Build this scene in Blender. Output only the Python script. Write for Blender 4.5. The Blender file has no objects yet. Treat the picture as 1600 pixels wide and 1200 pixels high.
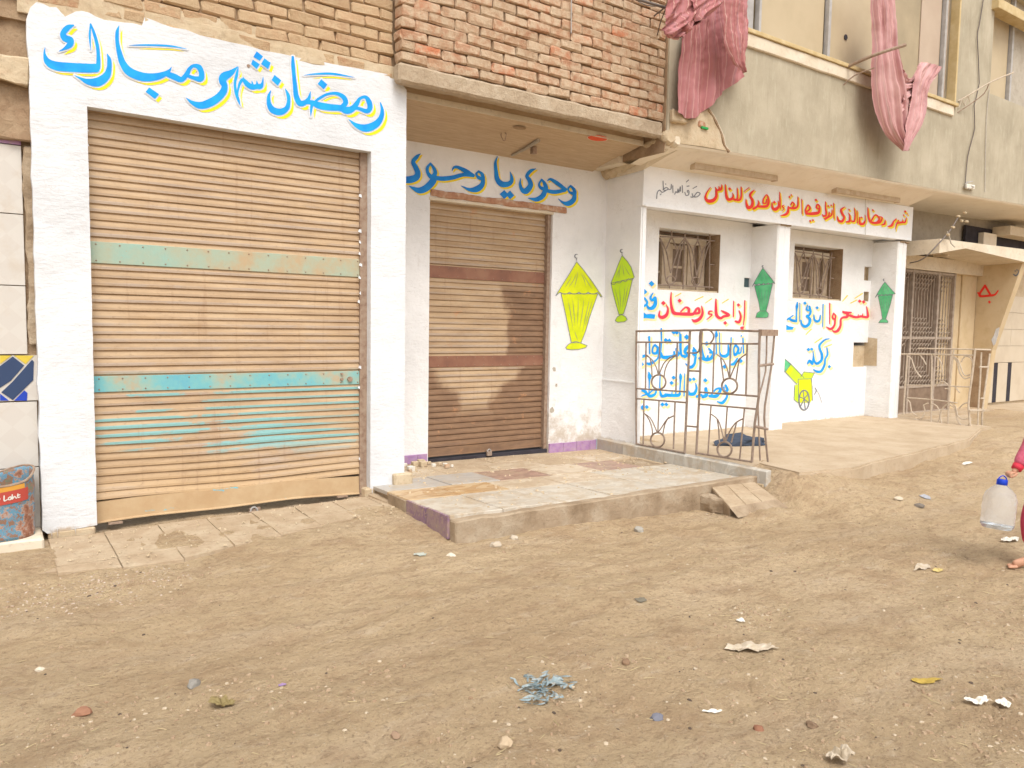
import bpy, bmesh, math, random
import numpy as np
from mathutils import Vector, Matrix, noise
from mathutils.geometry import tessellate_polygon
random.seed(7)
scene = bpy.context.scene
COL = scene.collection
# ------------------------------------------------------------ camera
PITCH, ROLL, YAW, FPX = math.radians(4.3), math.radians(0.95), math.radians(34.7), 1200.0
CAM = Vector((0, 0, 1.5))
_f = Vector((math.sin(YAW)*math.cos(PITCH), math.cos(YAW)*math.cos(PITCH), -math.sin(PITCH)))
_r0 = Vector((math.cos(YAW), -math.sin(YAW), 0)); _u0 = _r0.cross(_f)
_r = _r0*math.cos(ROLL) + _u0*math.sin(ROLL)
_u = -_r0*math.sin(ROLL) + _u0*math.cos(ROLL)
cd = bpy.data.cameras.new('camera'); cam = bpy.data.objects.new('camera', cd); COL.objects.link(cam)
cd.sensor_width = 36; cd.lens = 27.0; cd.clip_start = 0.05; cd.clip_end = 500
rm = Matrix((_r, _u, -_f)).transposed().to_4x4(); rm.translation = CAM
cam.matrix_world = rm; scene.camera = cam
# ------------------------------------------------------------ light
SUN_EL, SUN_AZ = math.radians(56), math.radians(195)   # azimuth measured from +Y towards +X
w = bpy.data.worlds.new('World'); scene.world = w; w.use_nodes = True
nt = w.node_tree; nt.nodes.clear()
sky = nt.nodes.new('ShaderNodeTexSky'); sky.sky_type = 'NISHITA'; sky.sun_disc = False
sky.sun_elevation = SUN_EL; sky.sun_rotation = SUN_AZ; sky.dust_density = 3; sky.air_density = 1.0
hs = nt.nodes.new('ShaderNodeHueSaturation'); hs.inputs['Saturation'].default_value = 0.12
bg = nt.nodes.new('ShaderNodeBackground'); bg.inputs[1].default_value = 0.15
wo = nt.nodes.new('ShaderNodeOutputWorld')
nt.links.new(sky.outputs[0], hs.inputs['Color']); nt.links.new(hs.outputs[0], bg.inputs[0]); nt.links.new(bg.outputs[0], wo.inputs[0])
sl = bpy.data.lights.new('sun', 'SUN'); sun = bpy.data.objects.new('sun', sl); COL.objects.link(sun)
sl.energy = 1.25; sl.angle = math.radians(30); sl.color = (1.0, 0.955, 0.89)
sd = Vector((math.sin(SUN_AZ)*math.cos(SUN_EL), math.cos(SUN_AZ)*math.cos(SUN_EL), math.sin(SUN_EL)))
sun.rotation_euler = sd.to_track_quat('Z', 'Y').to_euler(); sun.location = (0, -5, 12)
scene.view_settings.view_transform = 'Standard'; scene.view_settings.look = 'None'
scene.view_settings.gamma = 1; scene.view_settings.use_curve_mapping = False
scene.view_settings.exposure = 0.7
# ------------------------------------------------------------ rays: a sight line met with a real plane of the place
def ray(x, y): return _f + _r*((x-800)/FPX) + _u*((600-y)/FPX)
def onZ(x, y, Z): d = ray(x, y); return CAM + d*((Z-CAM.z)/d.z)
def onY(x, y, Y): d = ray(x, y); return CAM + d*(Y/d.y)
def onX(x, y, X): d = ray(x, y); return CAM + d*(X/d.x)
# ------------------------------------------------------------ materials
class G:
    def __init__(s, name):
        s.m = bpy.data.materials.new(name); s.m.use_nodes = True; s.t = s.m.node_tree; s.t.nodes.clear()
        s.out = s.n('ShaderNodeOutputMaterial'); s.b = s.n('ShaderNodeBsdfPrincipled')
        s.l(s.b.outputs[0], s.out.inputs[0]); s._pos = None
    def n(s, k, **kw):
        o = s.t.nodes.new(k)
        for a, v in kw.items(): setattr(o, a, v)
        return o
    def l(s, a, b): s.t.links.new(a, b)
    def pos(s):
        if s._pos is None: s._pos = s.n('ShaderNodeNewGeometry').outputs['Position']
        return s._pos
    def map(s, sc=(1, 1, 1), loc=(0, 0, 0), src=None):
        m = s.n('ShaderNodeMapping'); m.inputs['Scale'].default_value = sc; m.inputs['Location'].default_value = loc
        s.l(src or s.pos(), m.inputs[0]); return m.outputs[0]
    def noise(s, scale, detail=4, rough=.55, vec=None, dist=0):
        o = s.n('ShaderNodeTexNoise'); o.inputs['Scale'].default_value = scale; o.inputs['Detail'].default_value = detail
        o.inputs['Roughness'].default_value = rough; o.inputs['Distortion'].default_value = dist
        s.l(vec or s.pos(), o.inputs['Vector']); return o.outputs[0]
    def vor(s, scale, vec=None, feature='F1'):
        o = s.n('ShaderNodeTexVoronoi', feature=feature); o.inputs['Scale'].default_value = scale
        s.l(vec or s.pos(), o.inputs['Vector']); return o.outputs[0]
    def math(s, op, a, b=None, c=None, clamp=False):
        o = s.n('ShaderNodeMath', operation=op, use_clamp=clamp)
        for i, v in enumerate((a, b, c)):
            if v is None: continue
            if isinstance(v, (int, float)): o.inputs[i].default_value = v
            else: s.l(v, o.inputs[i])
        return o.outputs[0]
    def step(s, v, lo, hi):
        o = s.n('ShaderNodeMapRange', clamp=True, interpolation_type='SMOOTHSTEP'); o.inputs[1].default_value = lo; o.inputs[2].default_value = hi
        s.l(v, o.inputs[0]); return o.outputs[0]
    def xyz(s, src=None):
        o = s.n('ShaderNodeSeparateXYZ'); s.l(src or s.pos(), o.inputs[0]); return o.outputs
    def ramp(s, v, stops):
        o = s.n('ShaderNodeValToRGB'); e = o.color_ramp.elements
        while len(e) < len(stops): e.new(.5)
        for k, (p, c) in enumerate(stops): e[k].position = p; e[k].color = (*c, 1)
        s.l(v, o.inputs[0]); return o.outputs[0]
    def mix(s, f, a, b, mode='MIX'):
        o = s.n('ShaderNodeMix', data_type='RGBA', blend_type=mode)
        for i, v in ((0, f), (6, a), (7, b)):
            if isinstance(v, (int, float)): o.inputs[i].default_value = v
            elif isinstance(v, tuple): o.inputs[i].default_value = (*v, 1)
            else: s.l(v, o.inputs[i])
        return o.outputs[2]
    def bump(s, v, strength, dist=.01, prev=None):
        o = s.n('ShaderNodeBump'); o.inputs['Strength'].default_value = strength; o.inputs['Distance'].default_value = dist
        s.l(v, o.inputs['Height'])
        if prev: s.l(prev, o.inputs['Normal'])
        return o.outputs[0]
    def done(s, col, rough=.9, nrm=None, metal=0, spec=.3):
        if isinstance(col, tuple): s.b.inputs['Base Color'].default_value = (*col, 1)
        else: s.l(col, s.b.inputs['Base Color'])
        s.b.inputs['Roughness'].default_value = rough; s.b.inputs['Metallic'].default_value = metal
        s.b.inputs['Specular IOR Level'].default_value = spec
        if nrm: s.l(nrm, s.b.inputs['Normal'])
        return s.m
def mottled(name, a, b, c=None, scale=6, bump=.4, bs=60, rough=.92, dust=None, dustamt=.35, bd=.004):
    g = G(name); v = g.noise(scale, 6)
    st = [(.3, a), (.7, b)] if c is None else [(.25, a), (.5, b), (.78, c)]
    col = g.ramp(v, st)
    if dust: col = g.mix(g.math('MULTIPLY', g.step(g.noise(scale*3.1, 8, .7), .5, .68), dustamt), col, dust)
    h = g.noise(bs, 8, .7)
    if len(str(name)) and bump >= .5: col = g.mix(g.math('MULTIPLY', g.step(g.noise(bs*.6, 7, .8), .52, .64), .3), col, tuple(v*.55 for v in a))
    return g.done(col, rough, g.bump(h, bump, bd))
def whitewash(name, base=(.76, .765, .775), dz=None, dirt=(.42, .31, .2), lim=.5, amt=1.0, xlim=None):
    g = G(name)
    col = g.mix(g.step(g.noise(1.3, 5, .6), .35, .75), base, tuple(v*.86 for v in base))
    col = g.mix(g.math('MULTIPLY', g.step(g.noise(9, 7, .75, vec=g.map((1, 1, .35))), .56, .74), .3), col, (.52, .47, .42))
    z = g.xyz()[2]
    if dz is not None:
        m = g.math('SUBTRACT', g.math('MULTIPLY', g.noise(7, 7, .72), 1.0), g.math('MULTIPLY', g.math('SUBTRACT', z, dz), 1.0/lim))
        m = g.math('MULTIPLY', g.step(m, .18, .5), amt)
        if xlim:
            xx = g.xyz()[0]; m = g.math('MULTIPLY', m, g.step(xx, xlim[0], xlim[1]))
        col = g.mix(m, col, dirt)
    # brush marks, trowel waves, hairline cracks
    h1 = g.noise(3.5, 4, .5); h2 = g.noise(38, 6, .7); h3 = g.noise(16, 5, .6, vec=g.map((1, 1, 3)))
    ck = g.math('ABSOLUTE', g.math('SUBTRACT', g.noise(1.3, 5, .62, vec=g.map((1, 1, 1.6), (9, 2, 4))), .5))
    ckm = g.math('MULTIPLY', g.step(ck, .0035, .0), g.step(g.noise(.9, 2), .5, .62))
    col = g.mix(g.math('MULTIPLY', ckm, .3), col, (.4, .35, .3))
    n = g.bump(h1, .6, .04); n = g.bump(h2, .55, .005, n); n = g.bump(h3, .5, .009, n)
    return g.done(col, .88, n)
MAT = {}
MAT['white'] = whitewash('white_paint', base=(.69, .7, .715), dz=0.02, lim=.3, amt=.9)
MAT['white_b'] = whitewash('white_paint_grubby', base=(.8, .785, .77), dz=.0, lim=2.0, dirt=(.46, .38, .29), amt=.85, xlim=(5.0, 5.12))
MAT['white_c'] = whitewash('white_paint_porch', base=(.84, .835, .825), dz=.18, lim=.16, amt=.7)
g = G('street_dirt')
p = g.xyz()
base = g.ramp(g.noise(.55, 7, .62), [(.3, (.45, .32, .19)), (.5, (.52, .385, .235)), (.72, (.58, .44, .285))])
base = g.mix(g.math('MULTIPLY', g.step(g.noise(2.6, 8, .7), .48, .64), .65), base, (.41, .28, .165))
base = g.mix(g.math('MULTIPLY', g.step(g.noise(1.1, 6, .6, vec=g.map((.55, 2.4, 1), (3, 1, 0)), dist=.4), .5, .66), .28), base, (.56, .43, .3))
base = g.mix(g.math('MULTIPLY', g.step(g.noise(4.5, 8, .7, vec=g.map((1, 2.2, 1), (3, 1, 0))), .54, .7), .5), base, (.6, .48, .35))
base = g.mix(g.math('MULTIPLY', g.step(g.noise(13, 8, .8, vec=g.map((1, 1.8, 1), (1, 5, 0))), .52, .62), .55), base, (.32, .215, .128))
base = g.mix(g.math('MULTIPLY', g.step(g.noise(48, 5, .8), .55, .64), .6), base, (.22, .145, .09))
base = g.mix(g.math('MULTIPLY', g.step(g.noise(95, 3, .8, vec=g.map((1, 1, 1), (7, 3, 0))), .62, .68), .6), base, (.62, .55, .44))
n = g.bump(g.noise(5, 6, .6), 1.0, .08); n = g.bump(g.noise(26, 8, .75), 1.0, .028, n); n = g.bump(g.noise(150, 4, .8), .5, .003, n)
MAT['dirt'] = g.done(base, .96, n, spec=.15)
MAT['sand_floor'] = mottled('sandy_cement', (.4, .3, .195), (.47, .365, .25), (.53, .43, .31), 3.2, .5, 45, dust=(.42, .3, .19), bd=.006)
MAT['cement'] = mottled('old_cement', (.24, .17, .105), (.36, .27, .18), (.46, .38, .28), 5, .9, 35, dust=(.3, .21, .13), bd=.012)
MAT['beam'] = mottled('rough_concrete', (.36, .27, .18), (.44, .34, .235), (.5, .41, .3), 9, 1.0, 40, dust=(.54, .45, .33), bd=.015)
g = G('board_marked_concrete')
v = g.noise(5, 6, .7, vec=g.map((1, 9, 3)))
col = g.ramp(v, [(.3, (.43, .31, .2)), (.55, (.52, .39, .26)), (.75, (.6, .47, .33))])
pl = g.math('FRACT', g.math('MULTIPLY', g.math('ADD', g.xyz()[1], g.math('MULTIPLY', g.noise(1.5, 2), .05)), 3.1))
col = g.mix(g.math('MULTIPLY', g.step(pl, .035, .0), .6), col, (.55, .44, .3))
MAT['soffit'] = g.done(col, .9, g.bump(v, .5, .006))
MAT['apron'] = mottled('apron_tile', (.37, .27, .17), (.44, .335, .225), (.52, .425, .3), 5, .8, 60, dust=(.34, .24, .15), dustamt=.6, bd=.006)
def brickmat(name, stops, dust, amt):
    g = G(name); oi = g.n('ShaderNodeObjectInfo')
    c = g.ramp(oi.outputs['Random'], stops)
    off = g.n('ShaderNodeVectorMath', operation='ADD'); g.l(g.pos(), off.inputs[0]); cr = g.n('ShaderNodeCombineXYZ')
    g.l(g.math('MULTIPLY', oi.outputs['Random'], 20.0), cr.inputs[0]); g.l(cr.outputs[0], off.inputs[1])
    nn = g.noise(11, 8, .72, vec=off.outputs[0])
    c = g.mix(g.math('MULTIPLY', g.step(nn, .36, .6), amt), c, dust)
    c = g.mix(g.math('MULTIPLY', g.step(g.noise(40, 6, .8), .58, .7), .4), c, (.6, .5, .37))
    n = g.bump(g.noise(30, 8, .75), 1.0, .02)
    return g.done(c, .93, n)
MAT['brick'] = brickmat('red_brick', [(0, (.42, .21, .12)), (.3, (.48, .27, .16)), (.6, (.45, .29, .18)), (.9, (.5, .27, .16)), (.97, (.56, .19, .09)), (1, (.5, .34, .22))], (.58, .45, .31), .85)
MAT['brick_tan'] = brickmat('plastered_brick', [(0, (.48, .31, .18)), (.5, (.54, .37, .22)), (.85, (.5, .28, .16)), (1, (.57, .42, .26))], (.56, .41, .25), .8)
MAT['mortar'] = mottled('mortar', (.27, .17, .1), (.34, .235, .145), (.42, .31, .2), 8, 1, 40, bd=.01)
# corrugated shutters
def shutter_mat(name, kind):
    g = G(name); x, y, z = g.xyz()
    c = g.ramp(g.noise(3.5, 6, .65, vec=g.map((.5, 1, 3))), [(.3, (.34, .22, .12)), (.55, (.45, .31, .18)), (.75, (.52, .385, .24))])
    ridge = g.step(y, (SHA_Y if kind == 'a' else 6.90)-.0095, (SHA_Y if kind == 'a' else 6.90)-.0115)
    c = g.mix(g.math('MULTIPLY', ridge, g.math('MULTIPLY', g.step(g.noise(9, 6, .7, vec=g.map((.3, 1, 1))), .3, .62), .6)), c, (.37, .31, .27))
    if kind == 'a':
        pv = g.noise(2.3, 6, .68, vec=g.map((.55, 1, 1.6), (2, 0, 1)))
        zone = g.math('MULTIPLY', g.step(z, .42, .6), g.step(z, 1.16, 1.05))
        f = g.math('MULTIPLY', g.step(pv, .475, .53), zone)
        f = g.math('MULTIPLY', f, ridge)
        c = g.mix(g.math('MULTIPLY', f, .85), c, (.17, .42, .42))
        up = g.math('MULTIPLY', g.step(z, 2.55, 2.95), .35); c = g.mix(up, c, (.3, .22, .16))  # shadow of the lintel painted into the upper slats
        bt = g.math('MULTIPLY', g.step(g.math('ADD', z, g.math('MULTIPLY', g.noise(3, 4), .5)), .75, .45), .75); c = g.mix(bt, c, (.52, .36, .2))
    else:
        # rain-washed and rusty: a pale scrubbed patch in the middle, brown runs at the sides and foot
        nx = g.math('ADD', g.math('SUBTRACT', x, 4.3), g.math('MULTIPLY', g.math('SUBTRACT', g.noise(2.2, 5, .6), .5), .75))
        low = g.step(z, 1.62, 1.05)
        wd = g.math('ADD', .78, g.math('MULTIPLY', g.step(z, 1.35, .55), -.62))
        side = g.step(g.math('SUBTRACT', g.math('ABSOLUTE', nx), wd), -.06, .1)
        rt = g.math('MULTIPLY', g.step(nx, .3, .42), g.math('MULTIPLY', g.step(z, 2.02, 1.85), g.step(z, 1.0, 1.15)))
        m = g.math('MAXIMUM', g.math('MAXIMUM', rt, g.step(z, .72, .5)), g.math('MULTIPLY', side, low))
        c = g.mix(g.math('MULTIPLY', m, .85), c, g.ramp(g.noise(9, 6, .7, vec=g.map((.4, 1, 2))), [(.35, (.125, .06, .03)), (.65, (.23, .125, .065))]))
        rust = g.math('MULTIPLY', g.step(g.noise(6, 5, .7), .62, .7), .5); c = g.mix(rust, c, (.5, .24, .11))
    c = g.mix(g.math('MULTIPLY', g.step(g.noise(60, 6, .8, vec=g.map((.4, 1, 1))), .55, .66), .4), c, (.2, .12, .07))
    vs = g.noise(7, 6, .7, vec=g.map((2.2, 1, .12))); c = g.mix(g.math('MULTIPLY', g.step(vs, .56, .68), .35), c, (.27, .15, .08))
    n = g.bump(g.noise(45, 6, .7), .3, .003)
    return g.done(c, .62, n, metal=.0, spec=.4)
SHA_Y = 5.985
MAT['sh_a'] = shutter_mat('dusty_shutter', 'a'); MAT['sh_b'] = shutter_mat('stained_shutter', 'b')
g = G('turquoise_band'); c = g.ramp(g.noise(2.6, 8, .68), [(.36, (.44, .34, .22)), (.46, (.28, .42, .36)), (.56, (.17, .43, .45)), (.72, (.11, .36, .48))])
c = g.mix(g.step(g.noise(30, 6, .8), .62, .68), c, (.36, .2, .11)); MAT['turq'] = g.done(c, .6, g.bump(g.noise(40, 5), .3, .003))
g = G('pale_green_band'); c = g.ramp(g.noise(2.2, 8, .65), [(.4, (.44, .33, .2)), (.53, (.35, .4, .3)), (.7, (.26, .44, .38))])
c = g.mix(g.step(g.noise(30, 6, .8), .62, .68), c, (.4, .24, .13)); MAT['turq2'] = g.done(c, .6, g.bump(g.noise(40, 5), .3, .003))
MAT['redband'] = mottled('red_brown_band', (.17, .08, .055), (.24, .11, .07), (.3, .16, .1), 5, .3, 40, .6)
g = G('bottom_bar'); c = g.ramp(g.noise(3, 7, .7), [(.3, (.42, .27, .14)), (.6, (.5, .36, .21)), (.75, (.45, .3, .17))])
c = g.mix(g.step(g.noise(2.0, 6, .7, vec=g.map((1, 1, 3), (5, 0, 2))), .6, .64), c, (.12, .45, .55)); MAT['bar'] = g.done(c, .65, g.bump(g.noise(30, 6), .4, .004))
MAT['rust'] = mottled('rusty_iron', (.2, .12, .08), (.3, .21, .15), (.36, .28, .21), 30, .4, 90, .7)
MAT['iron'] = mottled('railing_paint', (.2, .145, .11), (.28, .21, .165), (.36, .28, .22), 25, .3, 90, .6)
MAT['pale_iron'] = mottled('pale_railing_paint', (.42, .34, .25), (.52, .43, .33), (.58, .5, .4), 25, .3, 90, .6)
MAT['dark'] = mottled('dark_gap', (.03, .025, .03), (.05, .045, .055), None, 8, .2, 30)
g = G('olive_render'); x, y, z = g.xyz()
c = g.ramp(g.noise(1.6, 7, .62), [(.3, (.325, .28, .2)), (.52, (.41, .355, .26)), (.74, (.49, .43, .325))])
c = g.mix(g.math('MULTIPLY', g.step(g.noise(7, 8, .75, vec=g.map((2.4, 1, .45))), .5, .7), .5), c, (.52, .475, .36))
c = g.mix(g.math('MULTIPLY', g.step(g.noise(3, 7, .75, vec=g.map((2.4, 1, .35), (4, 0, 0))), .52, .7), .4), c, (.28, .24, .165))
MAT['olive'] = g.done(c, .93, g.bump(g.noise(35, 8, .75), .6, .006))
MAT['cream'] = mottled('cream_plaster', (.58, .49, .36), (.66, .57, .44), (.7, .63, .52), 3, .5, 30, dust=(.5, .39, .27), bd=.006)
MAT['cream_lt'] = mottled('pale_soffit', (.72, .64, .52), (.78, .7, .58), (.8, .73, .62), 2, .35, 25, dust=(.55, .43, .3), dustamt=.25, bd=.005)
MAT['tan_wall'] = mottled('tan_plaster', (.52, .39, .22), (.58, .45, .28), (.62, .5, .33), 2.4, .4, 30, dust=(.45, .32, .18), bd=.004)
MAT['grey_wall'] = mottled('grey_plaster', (.36, .31, .25), (.42, .37, .3), (.46, .41, .34), 6, .5, 30)
MAT['exposed'] = mottled('exposed_render', (.45, .34, .21), (.53, .42, .28), (.58, .48, .34), 6, .9, 25, dust=(.42, .25, .16), dustamt=.3, bd=.01)
MAT['yellow_wood'] = mottled('yellow_wood', (.46, .33, .15), (.54, .41, .21), (.62, .5, .3), 8, .3, 50, .6)
MAT['wood'] = mottled('old_wood', (.3, .21, .13), (.42, .31, .2), (.5, .39, .27), 12, .4, 60, .75)
MAT['wood_pale'] = mottled('pale_wood', (.42, .31, .2), (.52, .41, .29), (.6, .5, .38), 12, .4, 60, .75)
MAT['brown_int'] = mottled('dusty_pane', (.15, .1, .065), (.21, .145, .1), (.26, .185, .13), 9, .3, 40, .5)
MAT['lintel_brick'] = mottled('bare_lintel', (.36, .16, .09), (.48, .27, .17), (.64, .55, .44), 16, 1, 30, bd=.012)
MAT['card'] = mottled('tan_window_sheet', (.42, .33, .21), (.48, .385, .25), (.52, .42, .28), 1.8, .2, 30, .55)
MAT['card_pink'] = mottled('pinkish_curtain', (.42, .32, .24), (.48, .38, .29), None, 2, .2, 20, .8)
MAT['card_dark'] = mottled('shaded_curtain', (.32, .26, .17), (.4, .32, .21), None, 3, .3, 20, .8)  # darker tan for the window backs and one pane
MAT['alu'] = mottled('grey_metal_frame', (.34, .32, .3), (.46, .44, .42), None, 10, .2, 60, .5)
MAT['blue'] = mottled('blue_paint', (.0, .24, .7), (.01, .38, .9), None, 9, .15, 50, .55)
MAT['blue_d'] = mottled('mid_blue_paint', (.003, .17, .6), (.01, .27, .74), None, 9, .15, 50, .55)
MAT['yel'] = mottled('yellow_paint', (.86, .72, .01), (.9, .78, .02), None, 6, .15, 50, .6)
MAT['yel2'] = mottled('ochre_yellow_paint', (.8, .6, .02), (.88, .7, .05), None, 6, .15, 50, .6)
MAT['ypale'] = mottled('thin_yellow_paint', (.84, .7, .3), (.86, .76, .4), None, 6, .15, 50, .6)
MAT['red'] = mottled('red_paint', (.8, .03, .025), (.85, .05, .03), None, 6, .15, 50, .55)
MAT['crim'] = mottled('crimson_paint', (.74, .035, .07), (.8, .05, .09), None, 6, .15, 50, .55)
MAT['ink'] = mottled('grey_paint', (.16, .17, .2), (.22, .23, .26), None, 9, .1, 50, .6)
MAT['lime'] = mottled('lime_yellow_paint', (.55, .62, .01), (.74, .78, .01), None, 7, .1, 50, .6)
MAT['lime2'] = mottled('yellow_green_paint', (.46, .72, .03), (.62, .82, .03), None, 4, .1, 50, .6)
MAT['green'] = mottled('green_paint', (.07, .44, .18), (.17, .62, .3), None, 9, .1, 50, .6)
MAT['purple'] = mottled('purple_tile', (.3, .15, .33), (.4, .24, .42), (.45, .34, .4), 14, .3, 60, .5, dust=(.45, .33, .25), dustamt=.6)
MAT['bluetile'] = mottled('blue_grey_tile', (.3, .35, .45), (.4, .45, .52), (.5, .5, .5), 14, .3, 60, .5, dust=(.5, .4, .3), dustamt=.5)
def marble(name, a, b, vein, dust=(.42, .32, .21), d=.5, rough=.45):
    g = G(name); v = g.noise(3.2, 8, .6, dist=1.4, vec=g.map((1, 2, 1)))
    c = g.ramp(v, [(.35, a), (.49, vein), (.53, b), (.7, a)])
    c = g.mix(g.math('MULTIPLY', g.step(g.noise(6, 8, .75), .45, .62), d), c, dust)
    return g.done(c, rough, g.bump(g.noise(30, 7, .7), .25, .003))
MAT['marble'] = marble('white_marble', (.52, .46, .37), (.55, .5, .42), (.45, .4, .33), dust=(.42, .32, .21), d=.8)
MAT['marble_kerb'] = marble('kerb_marble', (.5, .47, .41), (.55, .52, .46), (.44, .41, .36), d=.6)
MAT['marble_or'] = marble('orange_marble', (.48, .31, .15), (.54, .4, .24), (.38, .22, .1), d=.35)
MAT['marble_red'] = marble('red_brown_marble', (.34, .2, .15), (.4, .26, .2), (.28, .18, .14), d=.45)
MAT['marble_gr'] = marble('grey_marble', (.36, .33, .3), (.41, .38, .34), (.44, .4, .35), d=.6)
MAT['marble_tan'] = marble('tan_marble', (.52, .42, .3), (.58, .49, .37), (.44, .33, .22), d=.5)
MAT['paper'] = mottled('dirty_paper', (.62, .58, .5), (.74, .7, .62), None, 20, .3, 80, .8)
MAT['stone'] = mottled('street_stone', (.36, .27, .19), (.48, .38, .28), (.58, .5, .4), 25, .5, 80, .9)
MAT['cable'] = mottled('cable', (.12, .1, .09), (.18, .15, .13), None, 20, .1, 50, .6)
MAT['cable_pale'] = mottled('pale_cable', (.4, .36, .3), (.5, .46, .4), None, 20, .1, 50, .7)
def flat(name, c, rough=.7): return mottled(name, tuple(v*.92 for v in c), c, None, 12, .15, 60, rough)
# ------------------------------------------------------------ object helpers
def tag(o, label=None, cat=None, group=None, kind=None):
    for k, v in (('label', label), ('category', cat), ('group', group), ('kind', kind)):
        if v: o[k] = v
    return o
def thing(name, label, cat, loc=(0, 0, 0), group=None):
    o = bpy.data.objects.new(name, None); COL.objects.link(o); o.location = loc; o.empty_display_size = .1
    return tag(o, label, cat, group)
def link(name, me, parent=None, loc=None):
    o = bpy.data.objects.new(name, me); COL.objects.link(o)
    if parent is not None:
        o.parent = parent
        if parent.type == 'EMPTY': o.location = -parent.location
    if loc is not None: o.location = o.location + Vector(loc)
    return o
def mk(name, verts, faces, m, parent=None, smooth=False, loc=None):
    me = bpy.data.meshes.new(name); me.from_pydata([tuple(v) for v in verts], [], faces); me.validate(); me.update()
    ms = m if isinstance(m, (list, tuple)) else [m]
    for q in ms: me.materials.append(q)
    if smooth: me.polygons.foreach_set('use_smooth', [True]*len(me.polygons))
    return link(name, me, parent, loc)
class MB:
    def __init__(s): s.v = []; s.f = []
    def add(s, v, f): n = len(s.v); s.v += [tuple(q) for q in v]; s.f += [tuple(i+n for i in q) for q in f]; return s
    def box(s, x0, x1, y0, y1, z0, z1):
        return s.add([(x0, y0, z0), (x1, y0, z0), (x1, y1, z0), (x0, y1, z0), (x0, y0, z1), (x1, y0, z1), (x1, y1, z1), (x0, y1, z1)],
                     [(0, 3, 2, 1), (4, 5, 6, 7), (0, 1, 5, 4), (1, 2, 6, 5), (2, 3, 7, 6), (3, 0, 4, 7)])
    def tube(s, pts, r, n=6, cap=True):
        pts = [Vector(p) for p in pts]; rings = []; k = len(pts)
        rr = r if isinstance(r, (list, tuple)) else [r]*k
        up = Vector((0, 0, 1)); prev = None
        for i, p in enumerate(pts):
            d = (pts[min(i+1, k-1)]-pts[max(i-1, 0)])
            if d.length < 1e-9: d = Vector((0, 0, 1))
            d.normalize()
            a = prev if prev is not None else (Vector((1, 0, 0)) if abs(d.z) > .9 else up)
            a = (a-d*a.dot(d)); a.normalize(); b = d.cross(a); prev = a
            rings.append([p+(a*math.cos(t*2*math.pi/n)+b*math.sin(t*2*math.pi/n))*rr[i] for t in range(n)])
        v = [q for R_ in rings for q in R_]; f = []
        for i in range(k-1):
            for t in range(n): f.append((i*n+t, i*n+(t+1) % n, (i+1)*n+(t+1) % n, (i+1)*n+t))
        if cap: f.append(tuple(range(n))[::-1]); f.append(tuple((k-1)*n+t for t in range(n)))
        return s.add(v, f)
    def build(s, name, m, parent=None, smooth=False, loc=None): return mk(name, s.v, s.f, m, parent, smooth, loc)
def box(name, x0, x1, y0, y1, z0, z1, m, parent=None, bev=0, loc=None):
    o = MB().box(min(x0, x1), max(x0, x1), min(y0, y1), max(y0, y1), min(z0, z1), max(z0, z1)).build(name, m, parent, loc=loc)
    if bev:
        bm = bmesh.new(); bm.from_mesh(o.data); bmesh.ops.bevel(bm, geom=bm.edges[:], offset=bev, segments=2, profile=.6, affect='EDGES'); bm.to_mesh(o.data); bm.free()
    return o
def rough_box(name, x0, x1, y0, y1, z0, z1, m, parent=None, cut=.12, amp=.012, seed=0, bev=.012):
    """a box of broken plaster or cement: subdivided, chipped and uneven"""
    bm = bmesh.new(); V = [bm.verts.new(q) for q in MB().box(x0, x1, y0, y1, z0, z1).v]
    for f in MB().box(0, 1, 0, 1, 0, 1).f: bm.faces.new([V[i] for i in f])
    bmesh.ops.bevel(bm, geom=bm.edges[:], offset=bev, segments=1, affect='EDGES')
    L = max(x1-x0, y1-y0, z1-z0)
    for _ in range(8):
        es = [e for e in bm.edges if e.calc_length() > cut*1.5]
        if not es: break
        bmesh.ops.subdivide_edges(bm, edges=es, cuts=1, use_grid_fill=True)
    for v in bm.verts:
        d = noise.noise_vector(v.co*5+Vector((seed, 0, 0)))*amp + noise.noise_vector(v.co*17+Vector((0, seed, 0)))*amp*.6
        v.co += d
    bmesh.ops.triangulate(bm, faces=bm.faces[:])
    me = bpy.data.meshes.new(name); bm.to_mesh(me); bm.free(); me.materials.append(m)
    return link(name, me, parent)
def extrude(name, poly, d, m, parent=None):
    """poly: list of 3-D points in one plane; d: Vector to the back face"""
    poly = [Vector(p) for p in poly]; n = len(poly); d = Vector(d)
    tris = tessellate_polygon([poly])
    v = poly+[p+d for p in poly]; f = []
    for t in tris: f.append(tuple(t)); f.append(tuple(i+n for i in reversed(t)))
    for i in range(n): f.append((i, (i+1) % n, (i+1) % n+n, i+n))
    o = mk(name, v, f, m, parent)
    bm = bmesh.new(); bm.from_mesh(o.data); bmesh.ops.recalc_face_normals(bm, faces=bm.faces[:]); bm.to_mesh(o.data); bm.free()
    return o
def crom(pts, step=1.0):
    P = [np.array(p, float) for p in pts]
    if len(P) < 3: return P
    out = []
    for i in range(len(P)-1):
        p0 = P[i-1] if i else P[i]*2-P[i+1]; p1 = P[i]; p2 = P[i+1]; p3 = P[i+2] if i+2 < len(P) else P[i+1]*2-P[i]
        k = max(2, int(np.linalg.norm((p2-p1)[:2])/step))
        for j in range(k):
            t = j/k
            out.append(.5*((2*p1)+(-p0+p2)*t+(2*p0-5*p1+4*p2-p3)*t*t+(-p0+3*p1-3*p2+p3)*t**3))
    out.append(P[-1]); return out
def curve3(pts, step): return [Vector(p) for p in crom([tuple(p) for p in pts], step)]
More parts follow.
